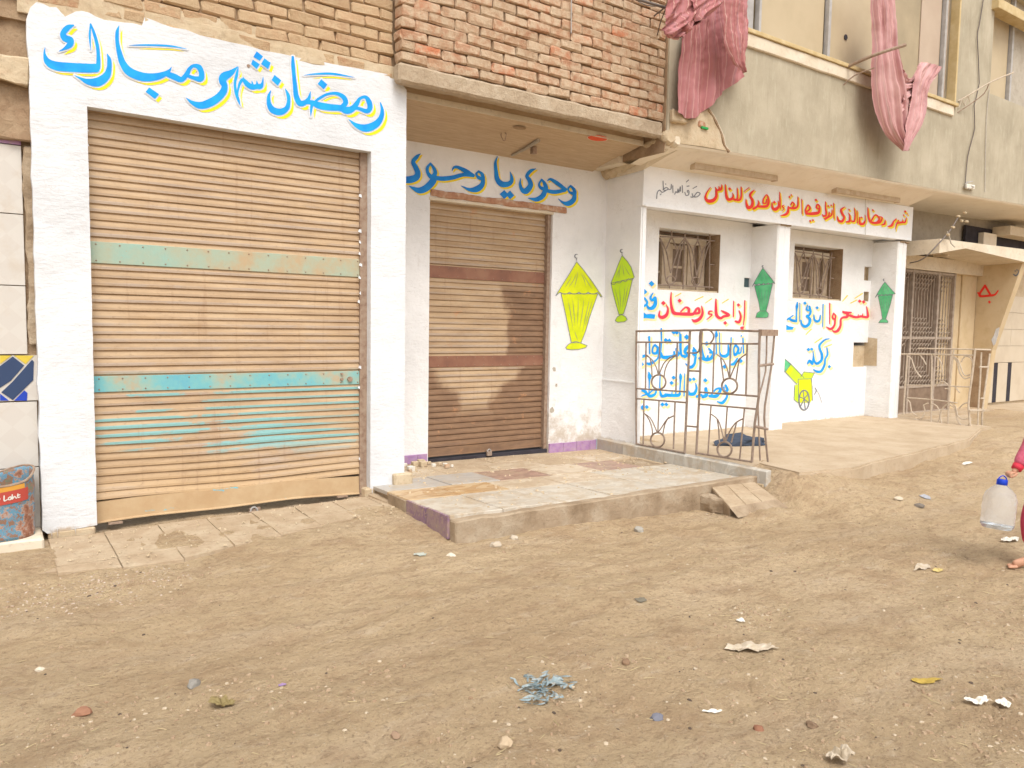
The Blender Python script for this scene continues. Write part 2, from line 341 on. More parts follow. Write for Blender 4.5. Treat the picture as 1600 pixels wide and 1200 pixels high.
# ------------------------------------------------------------ hand-lettering: brush strokes laid out on the wall plane
class Lett:
    """strokes are kept in a flat sheet (u to the right, v down) which 'plane' carries onto a real wall"""
    def __init__(s, ox=0, oy=0, sc=1.0): s.o = (ox, oy, sc); s.st = []; s.pg = []
    def at(s, ox, oy, sc): s.o = (ox, oy, sc); return s
    def S(s, *p, close=False):
        ox, oy, sc = s.o; q = [(ox+a*sc, oy+b*sc, c*sc) for a, b, c in p]
        s.st.append(crom(q, 1.3)); return s
    def L(s, w, *p):
        return s.S(*[(a, b, w) for a, b in p])
    def P(s, *p):
        ox, oy, sc = s.o; s.pg.append([(ox+a*sc, oy+b*sc) for a, b in p]); return s
    def D(s, x, y, r): return s.P((x, y-r), (x+r, y+.1*r), (x, y+r), (x-r, y-.1*r))
    def field(s, X, Y, dx, dy, cell):
        F = np.full((len(Y), len(X)), -99.0); ys0, xs0 = Y[0], X[0]
        def win(a0, a1, b0, b1):
            i0 = max(0, int((a0-xs0)/cell)-1); i1 = min(len(X), int((a1-xs0)/cell)+3)
            j0 = max(0, int((b0-ys0)/cell)-1); j1 = min(len(Y), int((b1-ys0)/cell)+3); return i0, i1, j0, j1
        for st in s.st:
            for k in range(len(st)-1):
                (ax, ay, ar), (bx, by, br) = st[k], st[k+1]
                ax += dx; bx += dx; ay += dy; by += dy; m = max(ar, br)+6
                i0, i1, j0, j1 = win(min(ax, bx)-m, max(ax, bx)+m, min(ay, by)-m, max(ay, by)+m)
                if i1 <= i0 or j1 <= j0: continue
                gx, gy = np.meshgrid(X[i0:i1], Y[j0:j1]); vx, vy = bx-ax, by-ay; L2 = vx*vx+vy*vy+1e-9
                t = np.clip(((gx-ax)*vx+(gy-ay)*vy)/L2, 0, 1)
                d = np.hypot(gx-ax-t*vx, gy-ay-t*vy); F[j0:j1, i0:i1] = np.maximum(F[j0:j1, i0:i1], ar+(br-ar)*t-d)
        for pg in s.pg:
            P = [(x+dx, y+dy) for x, y in pg]; xs = [q[0] for q in P]; ys = [q[1] for q in P]; m = 6
            i0, i1, j0, j1 = win(min(xs)-m, max(xs)+m, min(ys)-m, max(ys)+m)
            if i1 <= i0 or j1 <= j0: continue
            gx, gy = np.meshgrid(X[i0:i1], Y[j0:j1]); dm = np.full(gx.shape, 1e9); ins = np.zeros(gx.shape, bool)
            for k in range(len(P)):
                (ax, ay), (bx, by) = P[k], P[(k+1) % len(P)]; vx, vy = bx-ax, by-ay; L2 = vx*vx+vy*vy+1e-9
                t = np.clip(((gx-ax)*vx+(gy-ay)*vy)/L2, 0, 1); dm = np.minimum(dm, np.hypot(gx-ax-t*vx, gy-ay-t*vy))
                c = ((ay > gy) != (by > gy)) & (gx < (bx-ax)*(gy-ay)/((by-ay) if abs(by-ay) > 1e-9 else 1e-9)+ax); ins ^= c
            F[j0:j1, i0:i1] = np.maximum(F[j0:j1, i0:i1], np.where(ins, dm, -dm))
        return F
    def mesh(s, name, plane, m, parent, off=(0, 0), grow=0, cell=.5, rag=0.12, clip=None):
        xs = [q[0] for st in s.st for q in st]+[q[0] for pg in s.pg for q in pg]; ys = [q[1] for st in s.st for q in st]+[q[1] for pg in s.pg for q in pg]
        mr = max([q[2] for st in s.st for q in st]+[1])+4+abs(grow)
        X = np.arange(min(xs)+min(off[0], 0)-mr, max(xs)+max(off[0], 0)+mr, cell); Y = np.arange(min(ys)+min(off[1], 0)-mr, max(ys)+max(off[1], 0)+mr, cell)
        F = s.field(X, Y, off[0], off[1], cell)+grow
        if rag: F = F+rag*np.random.RandomState(3).standard_normal(F.shape)*.6
        if clip is not None:
            gx, gy = np.meshgrid(X, Y); F = np.minimum(F, (gx-clip) if clip > 0 else (-clip-gx))
        I = F > 0; V = []; Fa = []
        def add(pts):
            n = len(V); V.extend(pts); Fa.append(tuple(range(n, n+len(pts))))
        full = I[:-1, :-1] & I[1:, :-1] & I[:-1, 1:] & I[1:, 1:]; anyc = I[:-1, :-1] | I[1:, :-1] | I[:-1, 1:] | I[1:, 1:]
        for j in range(full.shape[0]):
            row = full[j]; i = 0; nz = np.flatnonzero(row)
            if len(nz):
                br = np.flatnonzero(np.diff(nz) > 1); st = [nz[0]]+[nz[b+1] for b in br]; en = [nz[b] for b in br]+[nz[-1]]
                for a, b in zip(st, en): add([(X[a], Y[j]), (X[b+1], Y[j]), (X[b+1], Y[j+1]), (X[a], Y[j+1])])
            for i in np.flatnonzero(anyc[j] & ~row):
                c = [(i, j), (i+1, j), (i+1, j+1), (i, j+1)]; pts = []
                for k in range(4):
                    a = c[k]; b = c[(k+1) % 4]; fa = F[a[1], a[0]]; fb = F[b[1], b[0]]
                    if fa > 0: pts.append((X[a[0]], Y[a[1]]))
                    if (fa > 0) != (fb > 0):
                        t = fa/(fa-fb); pts.append((X[a[0]]+(X[b[0]]-X[a[0]])*t, Y[a[1]]+(Y[b[1]]-Y[a[1]])*t))
                if len(pts) > 2: add(pts)
        o = mk(name, [plane(x, y) for x, y in V], Fa, m, parent)
        return o
# ============================================================ GROUND
YA, YB, YC, YD, YF = 5.88, 6.81, 6.24, 6.65, 5.75
XS, XW, XV = 6.006, 8.42, 11.28
def sstep(a, b, v):
    t = min(1, max(0, (v-a)/(b-a))); return t*t*(3-2*t)
def gz(x, y):
    z = 0.0
    z += .042*sstep(4.7, 5.35, y)*sstep(3.4, 2.6, x)*sstep(-.6, .1, x)        # up to the apron
    z += .06*sstep(5.7, 6.6, x)*sstep(3.0, 4.2, y) - .085*sstep(2.6, 5.3, x)*(1-sstep(5.7, 6.2, x))*sstep(3.0, 4.2, y)
    z += .145*sstep(5.72, 6.12, x)*sstep(7.2, 6.3, x)*sstep(3.75, 4.28, y)    # heap against the porch platform
    z += .10*sstep(9.3, 10.6, x)*sstep(3.4, 4.6, y)
    z += .02*sstep(2.2, 2.6, x)*sstep(2.9, 2.65, x)*sstep(4.3, 4.9, y)
    near = sstep(40, 12, math.hypot(x, y))
    z += near*(.030*noise.fractal(Vector((x*.6, y*.9, 3)), .9, 2.0, 3) + .014*noise.fractal(Vector((x*2.3, y*2.3, 7)), .8, 2.1, 4)
               + .011*noise.fractal(Vector((x*7, y*8, 1)), .8, 2.1, 4))
    z += .055*math.exp(-(((x-5.45)/.38)**2+((y-4.05)/.22)**2))
    z += near*.012*noise.noise(Vector((x*.9+y*.5, y*5.5-x*.6, 21)))
    z -= near*.022*max(0, noise.noise(Vector((x*.8+4, y*2.4, 9))))          # shallow wheel and foot ruts
    return z
def axis(a, b, s, lo, hi):
    v = list(np.arange(a, b, s)); q = s; x = a
    L = []
    while x > lo: q *= 1.35; x -= q; L.append(x)
    R = []; q = s; x = v[-1]
    while x < hi: q *= 1.35; x += q; R.append(x)
    return L[::-1]+v+R
XX = axis(-1.2, 9.5, .035, -70, 90); YY = axis(.9, 5.0, .03, -60, 80)
V = [(x, y, gz(x, y)) for y in YY for x in XX]; nx = len(XX)
F = [(j*nx+i, j*nx+i+1, (j+1)*nx+i+1, (j+1)*nx+i) for j in range(len(YY)-1) for i in range(nx-1)]
tag(mk('ground', V, F, MAT['dirt'], smooth=True), kind='structure')

# ============================================================ LEFT SHOP: white portal with the big roller shutter
SL = thing('shop_front', 'white plastered shop front with wide dusty roller shutter under large blue and yellow lettering', 'shop', (1.6, YA, 0))
top = [(41, 30), (47, 12), (57, 3), (68, 6), (78, 11), (88, 11), (96, 20), (102, 26), (110, 22), (118, 18), (128, 17), (140, 20), (150, 26), (163, 31), (178, 33), (192, 35),
       (207, 36), (222, 40), (226, 27), (238, 31), (252, 37), (270, 43), (290, 46), (312, 55), (335, 60), (360, 66), (385, 71), (412, 79), (440, 84), (470, 91), (500, 95), (530, 102),
       (560, 107), (590, 113), (606, 116), (610, 122), (618, 124), (628, 131), (637, 141)]
pA = lambda x, y: onY(x, y, YA)
xl0, xl1, xr0, xr1 = .30, onY(136, 166, YA).x, onY(580, 237, YA).x, 2.962
zL, zR = onY(136, 166, YA).z, onY(580, 237, YA).z
out = [pA(*q) for q in top]
out[-1].x = xr1
right = [(xr1-.004*random.random(), YA, z) for z in np.arange(3.3, .2, -.09)]
left = [(xl0+.012*noise.noise(Vector((0, z*6, 5)))+.004*random.random(), YA, z) for z in np.arange(.1, 3.3, .07)]
inner = [(xr1, YA, .12), (xr0+.003, YA, .10)]+[(xr0+.003*noise.noise(Vector((z*9, 0, 0))), YA, z) for z in np.arange(.2, zR-.05, .11)]+[(xr0, YA, zR)]+\
        [(xr0+(xl1-xr0)*t, YA, zR+(zL-zR)*t+.004*noise.noise(Vector((t*20, 3, 0)))) for t in np.arange(.05, .99, .06)]+[(xl1, YA, zL)]+\
        [(xl1+.004*noise.noise(Vector((z*9, 2, 0))), YA, z) for z in np.arange(zL-.1, .2, -.11)]+[(xl1, YA, .09), (xl0+.03, YA, .07)]
poly = out+right+inner+left
extrude('wall', poly, (0, .62, 0), MAT['white'], SL)
# bare render at the feet of the pillars
rough_box('pillar_foot', .335, .612, YA-.004, YA+.2, -.05, .085, MAT['exposed'], SL, amp=.004)
rough_box('pillar_foot', 2.60, 2.962, YA-.006, YA+.2, -.02, .13, MAT['exposed'], SL, amp=.004)
rough_box('chipped_render', 2.845, 3.02, YA-.05, YA+.05, .12, .235, MAT['exposed'], SL, amp=.006, seed=3)
# paint drips
dr = MB()
for x, z0, z1 in ((.352, .1, .0), (.386, .1, .01), (.49, .1, .05), (2.66, .14, .07)): dr.tube([(x, YA-.006, z0), (x+.002, YA-.009, z1)], .0035, 5)
dr.build('paint_drip', MAT['white'], SL)
# hole with a grey ring high on the lintel
hp = pA(388, 103); MB().tube([hp+Vector((0, -.004, 0)), hp+Vector((0, .01, 0))], .012, 8).build('nail_hole', MAT['rust'], SL)
def slat_mesh(name, w, h, m, depth=.0105, segs=7):
    v = []; f = []; NX = 12
    prof = [(.002, -.001), (-depth*.95, h*.07), (-depth-.0015, h*.10), (-depth-.001, h*.40), (-depth+.0005, h*.45), (-depth*.72, h*.60), (-depth*.3, h*.84), (.0, h*.95), (.002, h)]
    for i in range(NX+1):
        for (dy, dz) in prof: v.append((w*i/NX, dy, dz))
    n = len(prof)
    for i in range(NX):
        for k in range(n-1): f.append((i*n+k, (i+1)*n+k, (i+1)*n+k+1, i*n+k+1))
    me = bpy.data.meshes.new(name); me.from_pydata(v, [], f); me.update(); me.materials.append(m)
    return me
def roller(parent, name, x0, x1, Y, z0, z1, h, m, bands, groups, bar_h, bar_mat, tilt=0, bend=None):
    sh = box(name, x0-.02, x1+.02, Y+.02, Y+.03, z0, z1, MAT['dark'], parent)
    base = Vector((0, 0, 0)); me = slat_mesh('slat', x1-x0, h, m)
    z = z0+bar_h; k = 0
    while z < z1:
        inb = [b for b in bands if b[0]-h*.5 <= z < b[1]-h*.5]
        if bend and z < bend:   # dented lower slats: their own mesh
            me2 = me.copy()
            for v in me2.vertices:
                t = (v.co.x/(x1-x0)); a = (bend-z)/bend
                v.co.y += -.012*a*math.sin(t*5+z*9)-.02*a*math.exp(-((t-.62)/.05)**2); v.co.z += .010*a*math.sin(t*7+z*4)+.014*a*abs(t-.62)
            o = bpy.data.objects.new('slat', me2)
        else: o = bpy.data.objects.new('slat', me)
        COL.objects.link(o); o.parent = sh
        o.location = (x0, Y+random.uniform(-.0015, .0015), z+tilt*0+random.uniform(-.0015, .0015)); o.rotation_euler = (0, random.uniform(-.0009, .0009)-tilt, 0)
        z += h; k += 1
    for (a, b, mm) in bands:
        o = box('flat_band', x0+.005, x1-.005, Y-.016, Y+.012, a, b, mm, sh, bev=.003); 
        rv = MB()
        for i in range(14):
            for zz in (a+.018, b-.018):
                xx = x0+.06+(x1-x0-.12)*i/13; rv.tube([(xx, Y-.0165, zz), (xx, Y-.0215, zz)], [.006, .003], 6)
        r_ = rv.build('rivets', MAT['rust'], o); r_['kind'] = 'stuff'
    bb = MB(); n = 16
    v = []; f = []
    for i in range(n+1):
        t = i/n; x = x0+(x1-x0)*t; dz = (.012*math.sin(t*3.4)+.006*math.sin(t*11)) if bend else 0
        for (dy, zz) in ((.01, z0+bar_h), (-.014, z0+bar_h-.004), (-.016, z0+.012), (-.030, z0+.006), (-.03, z0), (.01, z0)): v.append((x, Y+dy, zz+dz))
    for i in range(n):
        for k in range(5): f.append((i*6+k, i*6+k+1, (i+1)*6+k+1, (i+1)*6+k))
    mk('bottom_bar', v, f, bar_mat, sh)
    return sh
shz0, shz1 = .08, 2.9
sx0, sx1 = .605, 2.63
b1 = (onY(143, 412, SHA_Y).z+.005, onY(143, 377, SHA_Y).z); b2 = (onY(143, 613, SHA_Y).z, onY(143, 588, SHA_Y).z)
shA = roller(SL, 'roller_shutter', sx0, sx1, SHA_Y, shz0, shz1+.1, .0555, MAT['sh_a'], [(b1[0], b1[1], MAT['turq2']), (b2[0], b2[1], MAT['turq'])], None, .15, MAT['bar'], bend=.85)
# handles, rails, keyhole plates
def small(name, m, parent, fn): b = MB(); fn(b); return b.build(name, m, parent)
for px in (180, 534):
    q = onY(px, 816 if px < 300 else 775, SHA_Y-.03)
    small('handle', MAT['rust'], shA, lambda b: b.box(q.x-.045, q.x+.045, q.y-.025, q.y+.012, q.z-.008, q.z+.004))
for (zz, k) in ((onY(550, 592, SHA_Y).z, 1),):
    for xx, r_ in ((2.43, .012), (2.5, .022), (2.43, .010)):
        small('bolt', MAT['rust'], shA, lambda b: b.tube([(xx, SHA_Y-.017, zz+(.0 if r_ != .010 else .045)), (xx, SHA_Y-.032, zz+(.0 if r_ != .010 else .045))], r_, 8))
for q0, q1 in ((.598, .618), (2.585, 2.66)):
    box('guide_rail', q0, q1, SHA_Y-.035 if q0 < 1 else SHA_Y-.03, SHA_Y+.02, .03, shz1+.05, MAT['rust'], shA)
b = MB()
for i in range(26):
    z = .25+i*.1+random.uniform(-.03, .03)
    if random.random() < .4:
        w_ = random.uniform(.006, .03); x_ = sx1-.05-random.uniform(0, .02); b.add([(x_, SHA_Y-.034, z), (x_+w_, SHA_Y-.036, z-.01), (x_+w_, SHA_Y-.034, z+random.uniform(.005, .02)), (x_+.3*w_, SHA_Y-.035, z+.02)], [(0, 1, 2, 3)])
    if random.random() < .4:
        w_ = random.uniform(.008, .02); x_ = sx0+.014; b.add([(x_, SHA_Y-.037, z), (x_+w_, SHA_Y-.037, z-.004), (x_+w_*.7, SHA_Y-.037, z+.012)], [(0, 1, 2)])
b.build('paint_splash', MAT['white'], shA)['kind'] = 'stuff'
box('threshold_shade', sx0, sx1, SHA_Y-.06, SHA_Y+.3, -.03, .012, MAT['dark'], SL)  # near-black colour stands in for the shade in the gap below the bar
# ---- lettering on the portal
T = Lett()
T.at(40, 0, .1875)
T.S((400,210,6),(350,232,24),(312,280,24),(330,318,28),(372,335,28),(368,372,26),(325,405,12),(278,427,2))
T.S((162,395,2),(158,450,10),(185,515,27),(260,550,37),(400,562,38),(530,568,38),(580,566,36))
T.S((543,198,5),(570,275,12),(596,370,14),(606,460,15),(605,540,20),(588,572,32))
T.S((541,200,6),(535,290,9),(538,360,6),(543,422,1))
T.S((680,448,3),(697,500,17),(696,570,22),(672,635,32),(605,682,38),(520,680,24),(455,652,9),(408,628,2))
T.S((779,212,2),(764,265,14),(764,350,16),(784,450,22),(812,530,28),(870,600,35),(980,641,36),(1080,640,31),(1150,620,24),(1195,592,13),(1216,558,2))
T.S((1180,615,22),(1240,640,26),(1300,662,22),(1345,615,20),(1365,575,16),(1400,548,14),(1445,560,22),(1467,610,22),(1458,655,26),(1405,650,16),(1345,628,14))
T.P((1030,728),(1113,785),(1078,825),(1000,765))
T.S((860,378,1),(960,375,6),(1100,377,8),(1220,385,7),(1347,408,1))
T.at(320, 50, .2)
T.S((-145,515,2),(-100,550,14),(-35,573,27),(40,553,32),(105,512,30),(145,465,28),(155,420,24),(140,385,28),(150,350,34),(205,318,22),(255,272,3))
T.S((262,272,2),(250,330,11),(236,400,10),(243,470,11),(262,530,10),(278,578,1))
T.S((258,500,4),(262,440,8),(280,390,12),(300,372,12),(330,405,20),(368,430,20),(408,425,20),(435,425,20),(450,400,10),(456,352,2))
T.S((312,390,10),(300,350,2)); T.S((375,420,12),(368,382,2)); T.S((410,415,12),(406,380,2))
T.P((405,150),(455,190),(430,225),(380,195)).P((375,215),(430,252),(405,290),(362,250)).P((465,205),(515,240),(495,290),(440,250))
T.S((516,458,3),(500,500,12),(502,560,18),(530,608,25),(590,624,26),(640,596,20),(656,540,14),(650,490,13),(628,442,2))
T.P((545,335),(598,378),(570,420),(522,375))
T.S((687,196,9),(690,260,15),(697,340,15),(705,420,17),(715,500,20),(742,556,22),(780,552,20),(812,520,14),(826,465,2))
T.S((790,548,16),(835,550,18),(900,575,27),(980,588,26),(1060,594,24),(1110,612,28),(1155,598,24),(1190,555,18),(1212,520,12),(1255,508,13),(1283,545,20),(1290,595,20),(1265,618,18),(1210,600,13),(1165,590,14))
T.S((840,550,12),(832,600,10),(828,662,1))
T.S((858,545,8),(900,515,11),(960,485,10),(1030,480,13),(1085,510,18),(1100,552,20),(1075,585,20))
T.S((1372,552,4),(1386,610,13),(1376,670,20),(1335,722,28),(1262,750,30),(1190,732,18),(1125,683,2))
T.P((910,368),(958,410),(930,448),(882,405)); T.S((773,338,1),(860,328,6),(980,325,9),(1080,338,6),(1172,355,1))
sgn = lambda dz: (lambda x, y: onY(x, y, YA-dz))
T.mesh('yellow_lettering', sgn(.0025), MAT['yel'], SL, off=(5.6, 6.0), grow=-.6)
T.mesh('white_keyline', sgn(.0045), MAT['white'], SL, grow=2.3)
T.mesh('blue_lettering', sgn(.0065), MAT['blue'], SL)

# ============================================================ BRICKS
def brick_meshes(L, H, D, m, n=8, seed=0, jit=.008):
    out = []; rnd = random.Random(seed)
    for k in range(n):
        bm = bmesh.new(); bmesh.ops.create_cube(bm, size=1); bmesh.ops.scale(bm, vec=(L, D, H), verts=bm.verts[:])
        bmesh.ops.bevel(bm, geom=bm.edges[:], offset=.013, segments=1, affect='EDGES')
        for v in bm.verts: v.co += Vector((rnd.uniform(-jit, jit), rnd.uniform(-jit, jit)*.8, rnd.uniform(-jit, jit)*.8))
        me = bpy.data.meshes.new('brick'); bm.to_mesh(me); bm.free(); me.materials.append(m); out.append(me)
    return out
def brick_run(parent, x0, x1, z0, z1, Y, course, blen, meshes, proud=.012, seed=0, zslope=0, skip=None):
    rnd = random.Random(seed); half = [m_ for m_ in meshes]
    r_ = 0; z = z0; n = 0
    while z < z1:
        x = x0+(blen*.5 if r_ % 2 else 0); row = []
        if r_ % 2: row.append((x0+blen*.25, .5))
        while x+blen*.5 < x1: row.append((x+blen*.5, 1)); x += blen
        if x1-x > .06: row.append(((x+x1)/2, (x1-x)/blen))
        for (cx, s) in row:
            if skip and skip(cx, z): continue
            o = bpy.data.objects.new('brick', rnd.choice(meshes)); COL.objects.link(o); o.parent = parent
            pl = parent.location if parent.type == 'EMPTY' else Vector()
            o.location = Vector((cx+rnd.uniform(-.004, .004), Y+rnd.uniform(-proud, proud*.5), z+course*.5+rnd.uniform(-.004, .004)))-pl
            o.scale = (s if s < 1 else rnd.uniform(.96, 1.0), 1, rnd.uniform(.93, 1.03)); o.rotation_euler = (rnd.uniform(-.03, .03), rnd.uniform(-.018, .018), rnd.uniform(-.02, .02)); n += 1
        z += course; r_ += 1
    return n
# brickwork over the portal
BW = box('brick_wall', -.2, 2.95, YA+.035, YA+.25, 3.38, 4.6, MAT['mortar'], SL)
bt = brick_meshes(.248, .087, .12, MAT['brick_tan'], seed=2)
brick_run(BW, .1, 2.835, 3.50, 4.15, YA+.068, .09, .25, bt, .006, 5)
rough_box('plaster_patch', .25, 1.75, YA+.01, YA+.03, 3.42, 3.66, MAT['exposed'], SL, amp=.010, cut=.06, seed=8, bev=.003)
rough_box('plaster_patch', .98, 2.86, YA+.004, YA+.03, 3.49, 3.60, MAT['exposed'], SL, amp=.010, cut=.05, seed=4, bev=.003)
# ============================================================ MIDDLE SHOP
SM = thing('shop_front', 'recessed white shop front under the brick balcony, with narrow brown-stained roller shutter', 'shop', (4.4, YB, 0))
bx0, bx1, bzt = onY(672, 303, YB).x, onY(864, 335, YB).x, 2.745
botw = .13
V3 = lambda x, z: (x, YB, z)
zt = 3.62
poly = [V3(2.9, .0), V3(2.9, zt), V3(6.02, zt), V3(6.02, .0), V3(bx1, .0)]+[V3(bx1+.004*random.uniform(-1, 1), z) for z in np.arange(.2, 2.7, .12)]+[V3(bx1, bzt), V3(bx0, bzt+.01), V3(bx0, .0)]
extrude('wall', poly, (0, .35, 0), MAT['white_b'], SM)
SHB_Y = 6.90
shB = roller(SM, 'roller_shutter', bx0-.02, bx1+.0, SHB_Y, .15, 2.80, .0605, MAT['sh_b'],
             [(onY(760, 436, SHB_Y).z-.015, onY(760, 422, SHB_Y).z+.012, MAT['redband']), (onY(760, 571, SHB_Y).z-.01, onY(760, 557, SHB_Y).z+.01, MAT['redband'])], None, .09, MAT['sh_b'])
box('guide_rail', bx1-.045, bx1-.002, SHB_Y-.06, SHB_Y+.02, .13, 2.74, MAT['rust'], shB)
box('threshold_shade', bx0, bx1, YB+.02, YB+.3, .02, .128, MAT['dark'], SM)  # coloured dark as the shade under the narrow shutter
rough_box('bare_lintel', bx0-.0, bx1+.18, YB-.022, YB+.05, bzt+.022, bzt+.085, MAT['lintel_brick'], SM, cut=.05, amp=.012, seed=1, bev=.008)
rough_box('lintel_edge', bx0-.01, bx1+.01, YB-.006, YB+.1, bzt-.012, bzt+.02, MAT['cream'], SM, cut=.1, amp=.003, bev=.004)
# purple skirting tiles
def tiles_run(name, parent, x0, x1, y, z0, z1, m, w_=.2, th=.02):
    x = x0
    while x < x1-.02:
        o = box(name, x+.002, min(x+w_, x1)-.002, y-th, y+.01, z0, z1+random.uniform(-.004, .004), m, parent, bev=.002); x += w_
tiles_run('skirting_tile', SM, 2.97, bx0-.015, YB, .10, .20, MAT['purple'])
tiles_run('skirting_tile', SM, bx1+.0, 5.92, YB, .07, .185, MAT['purple'])
tiles_run('skirting_tile', SM, 5.92, 6.0, YB-.004, .07, .19, MAT['bluetile'])
q = Lett(); q.at(620, 200, .2)
q.S((186,200,2),(155,227,15),(128,265,16),(148,308,20),(164,350,22),(152,385,26),(110,402,28),(60,405,26))
q.S((263,277,8),(292,318,13),(300,355,16),(272,382,18),(243,350,13),(240,310,12),(263,277,8))
q.S((298,355,14),(285,410,26),(235,465,27),(180,488,24),(130,472,13),(95,452,2))
q.S((290,388,16),(360,396,18),(440,386,17),(520,365,15),(592,372,12)); q.S((432,332,3),(448,308,10),(480,308,13),(540,338,18),(597,372,14))
q.S((640,338,8),(667,362,13),(672,395,15),(640,388,13),(622,360,9),(640,338,8)); q.S((676,385,13),(668,440,19),(630,475,24),(570,482,14),(503,452,2))
q.S((786,222,2),(771,272,11),(776,340,15),(786,400,19),(820,438,23),(870,438,20),(898,412,15),(896,375,10),(885,342,2))
q.D(840,520,36).D(885,523,34)
q.S((1085,318,3),(1045,337,14),(1017,375,13),(1036,408,17),(1045,450,20),(1010,492,24),(980,483,16),(964,440,10),(968,392,2))
q.S((1132,402,7),(1155,435,14),(1165,472,17),(1130,470,13),(1112,440,9),(1132,402,7)); q.S((1162,478,18),(1140,530,20),(1090,558,17),(1028,548,3))
q.S((1165,488,14),(1230,500,16),(1312,487,13)); q.S((1178,412,4),(1200,400,10),(1250,430,16),(1317,480,14))
q.S((1358,452,8),(1385,482,13),(1388,512,15),(1352,503,9),(1340,475,8),(1358,452,8)); q.S((1390,505,13),(1382,560,19),(1340,590,20),(1300,583,10),(1262,553,2))
pb = lambda dz: (lambda x, y: onY(x, y, YB-dz))
q.mesh('yellow_lettering', pb(.003), MAT['yel2'], SM, off=(2.4, 2.4), grow=.3, cell=.4, clip=630)
q.mesh('blue_lettering', pb(.0055), MAT['blue_d'], SM, cell=.4, clip=630)
# painted lanterns: filled shape, ink outline, folds, crescent
def lantern(parent, plane, at, roof, scal, body, base, folds, fill, fill2, moon, w_=1.0, cell=.35):
    a = Lett().at(*at); a.P(*roof, *scal[::-1]); a.mesh('lantern_roof', plane(.003), fill, parent, cell=cell)
    a = Lett().at(*at); a.P(*body); a.mesh('lantern_body', plane(.002), fill2, parent, cell=cell)
    a = Lett().at(*at); a.P(*base); a.mesh('lantern_foot', plane(.0035), fill, parent, cell=cell)
    a = Lett().at(*at); k = w_
    for pl in ([*roof], scal, [*body, body[0]], [*base, base[0]]):
        for i in range(len(pl)-1): a.S((*pl[i], k), (*pl[i+1], k))
    for f_ in folds: a.S(*[(x, y, k*(.7 if 0 < i < len(f_)-1 else .15)) for i, (x, y) in enumerate(f_)])
    a.mesh('lantern_outline', plane(.005), MAT['ink'], parent, cell=cell*.8)
    a = Lett().at(*at); mx, my, mr = moon
    a.S(*[(mx+mr*math.cos(t), my+mr*math.sin(t), k*(.3+1.6*math.sin((t-.9)/4.5*math.pi))) for t in np.linspace(.9, 5.4, 9)]); a.S((mx-.1*mr, my+mr, k), (mx, my+mr*2.2, k)); a.mesh('crescent', plane(.0055), MAT['ink'], parent, cell=cell*.8)
def scallops(p, q_, n, d):
    o = []
    for i in range(n):
        for k in range(5):
            t = (i+k/5)/n; s = math.sin(k/5*math.pi)*d; o.append((p[0]+(q_[0]-p[0])*t, p[1]+(q_[1]-p[1])*t+s))
    o.append(q_); return o
lantern(SM, pb, (800, 360, .3), [(228,340),(262,285),(300,225),(337,163),(372,205),(420,270),(470,345)], scallops((228,340),(470,345),5,0)[:0]+[(228,340),(240,330)]+scallops((250,322),(447,322),4,10)+[(462,345),(470,345)],
        [(256,330),(447,330),(405,450),(385,520),(360,585),(310,585),(300,540),(280,440)], [(280,610),(292,595),(310,585),(335,578),(360,588),(392,600),(385,610),(345,620),(310,622),(285,618)],
        [[(340,215),(320,260),(285,310)],[(345,210),(335,260),(325,300)],[(355,215),(375,255),(385,290)],[(365,220),(395,270),(420,310)],[(315,235),(290,275),(275,300)],
         [(290,355),(305,430),(318,520)],[(315,350),(322,420),(328,500)],[(345,350),(344,420),(340,500)],[(375,350),(366,430),(352,520)],[(405,350),(388,430),(365,540)],[(420,360),(400,430),(380,500)],[(325,520),(335,550),(345,575)]],
        MAT['lime'], MAT['lime'], (337, 134, 10), 1.5)
# shallow scabs of lost paint low on the right-hand pier
for (px, py, r_) in ((866, 577, 4), (869, 602, 3), (862, 641, 5)):
    c = onY(px, py, YB); b = MB(); k = 9; rr = r_*.0072
    pts = [(c.x+rr*math.cos(t)*random.uniform(.6, 1.1), YB-.0035, c.z+rr*math.sin(t)*random.uniform(.7, 1.2)) for t in np.linspace(0, 6.28, k, endpoint=False)]
    b.add(pts+[(c.x, YB-.001, c.z)], [(i, (i+1) % k, k) for i in range(k)]); b.build('paint_loss', MAT['grey_wall'], SM)

# ============================================================ BRICK BALCONY
BB = thing('brick_balcony', 'overhanging red brick balcony on a rough concrete slab above the narrow shutter', 'balcony', (4.3, YF, 3.45))
bxl, bxr = 2.84, 5.80
box('backing_wall', bxl+.03, bxr-.03, YF+.035, YF+.25, 3.62, 5.2, MAT['mortar'], BB)
rough_box('slab', bxl-.02, bxr, YF-.015, YF+.10, 3.448, 3.60, MAT['beam'], BB, cut=.06, amp=.008, seed=2, bev=.02)
zf_, zb_ = 3.435, 3.265
mk('soffit', [(bxl+.10, YF+.25, zf_-.012), (bxr-.02, YF+.25, zf_-.012), (bxr-.02, YB+.02, zb_), (bxl+.1, YB+.02, zb_), (bxl+.1, YF+.25, 3.6), (bxr-.02, YF+.25, 3.6), (bxr-.02, YB+.02, 3.6), (bxl+.1, YB+.02, 3.6)],
   [(0, 1, 2, 3), (7, 6, 5, 4), (0, 4, 5, 1), (1, 5, 6, 2), (2, 6, 7, 3), (3, 7, 4, 0)], MAT['soffit'], BB)
box('soffit_lip', bxl+.1, bxr-.03, YF+.238, YF+.249, zf_-.03, zf_+.02, MAT['cream'], BB)
box('slab_core', bxl+.02, bxr-.02, YF+.09, YF+.26, 3.53, 3.6, MAT['mortar'], BB)
bm_r = brick_meshes(.249, .085, .12, MAT['brick'], seed=4, n=10)
course = .0885
brick_run(BB, bxl, bxr, 3.612, 4.92, YF+.058, course, .25, bm_r, .010, 9)
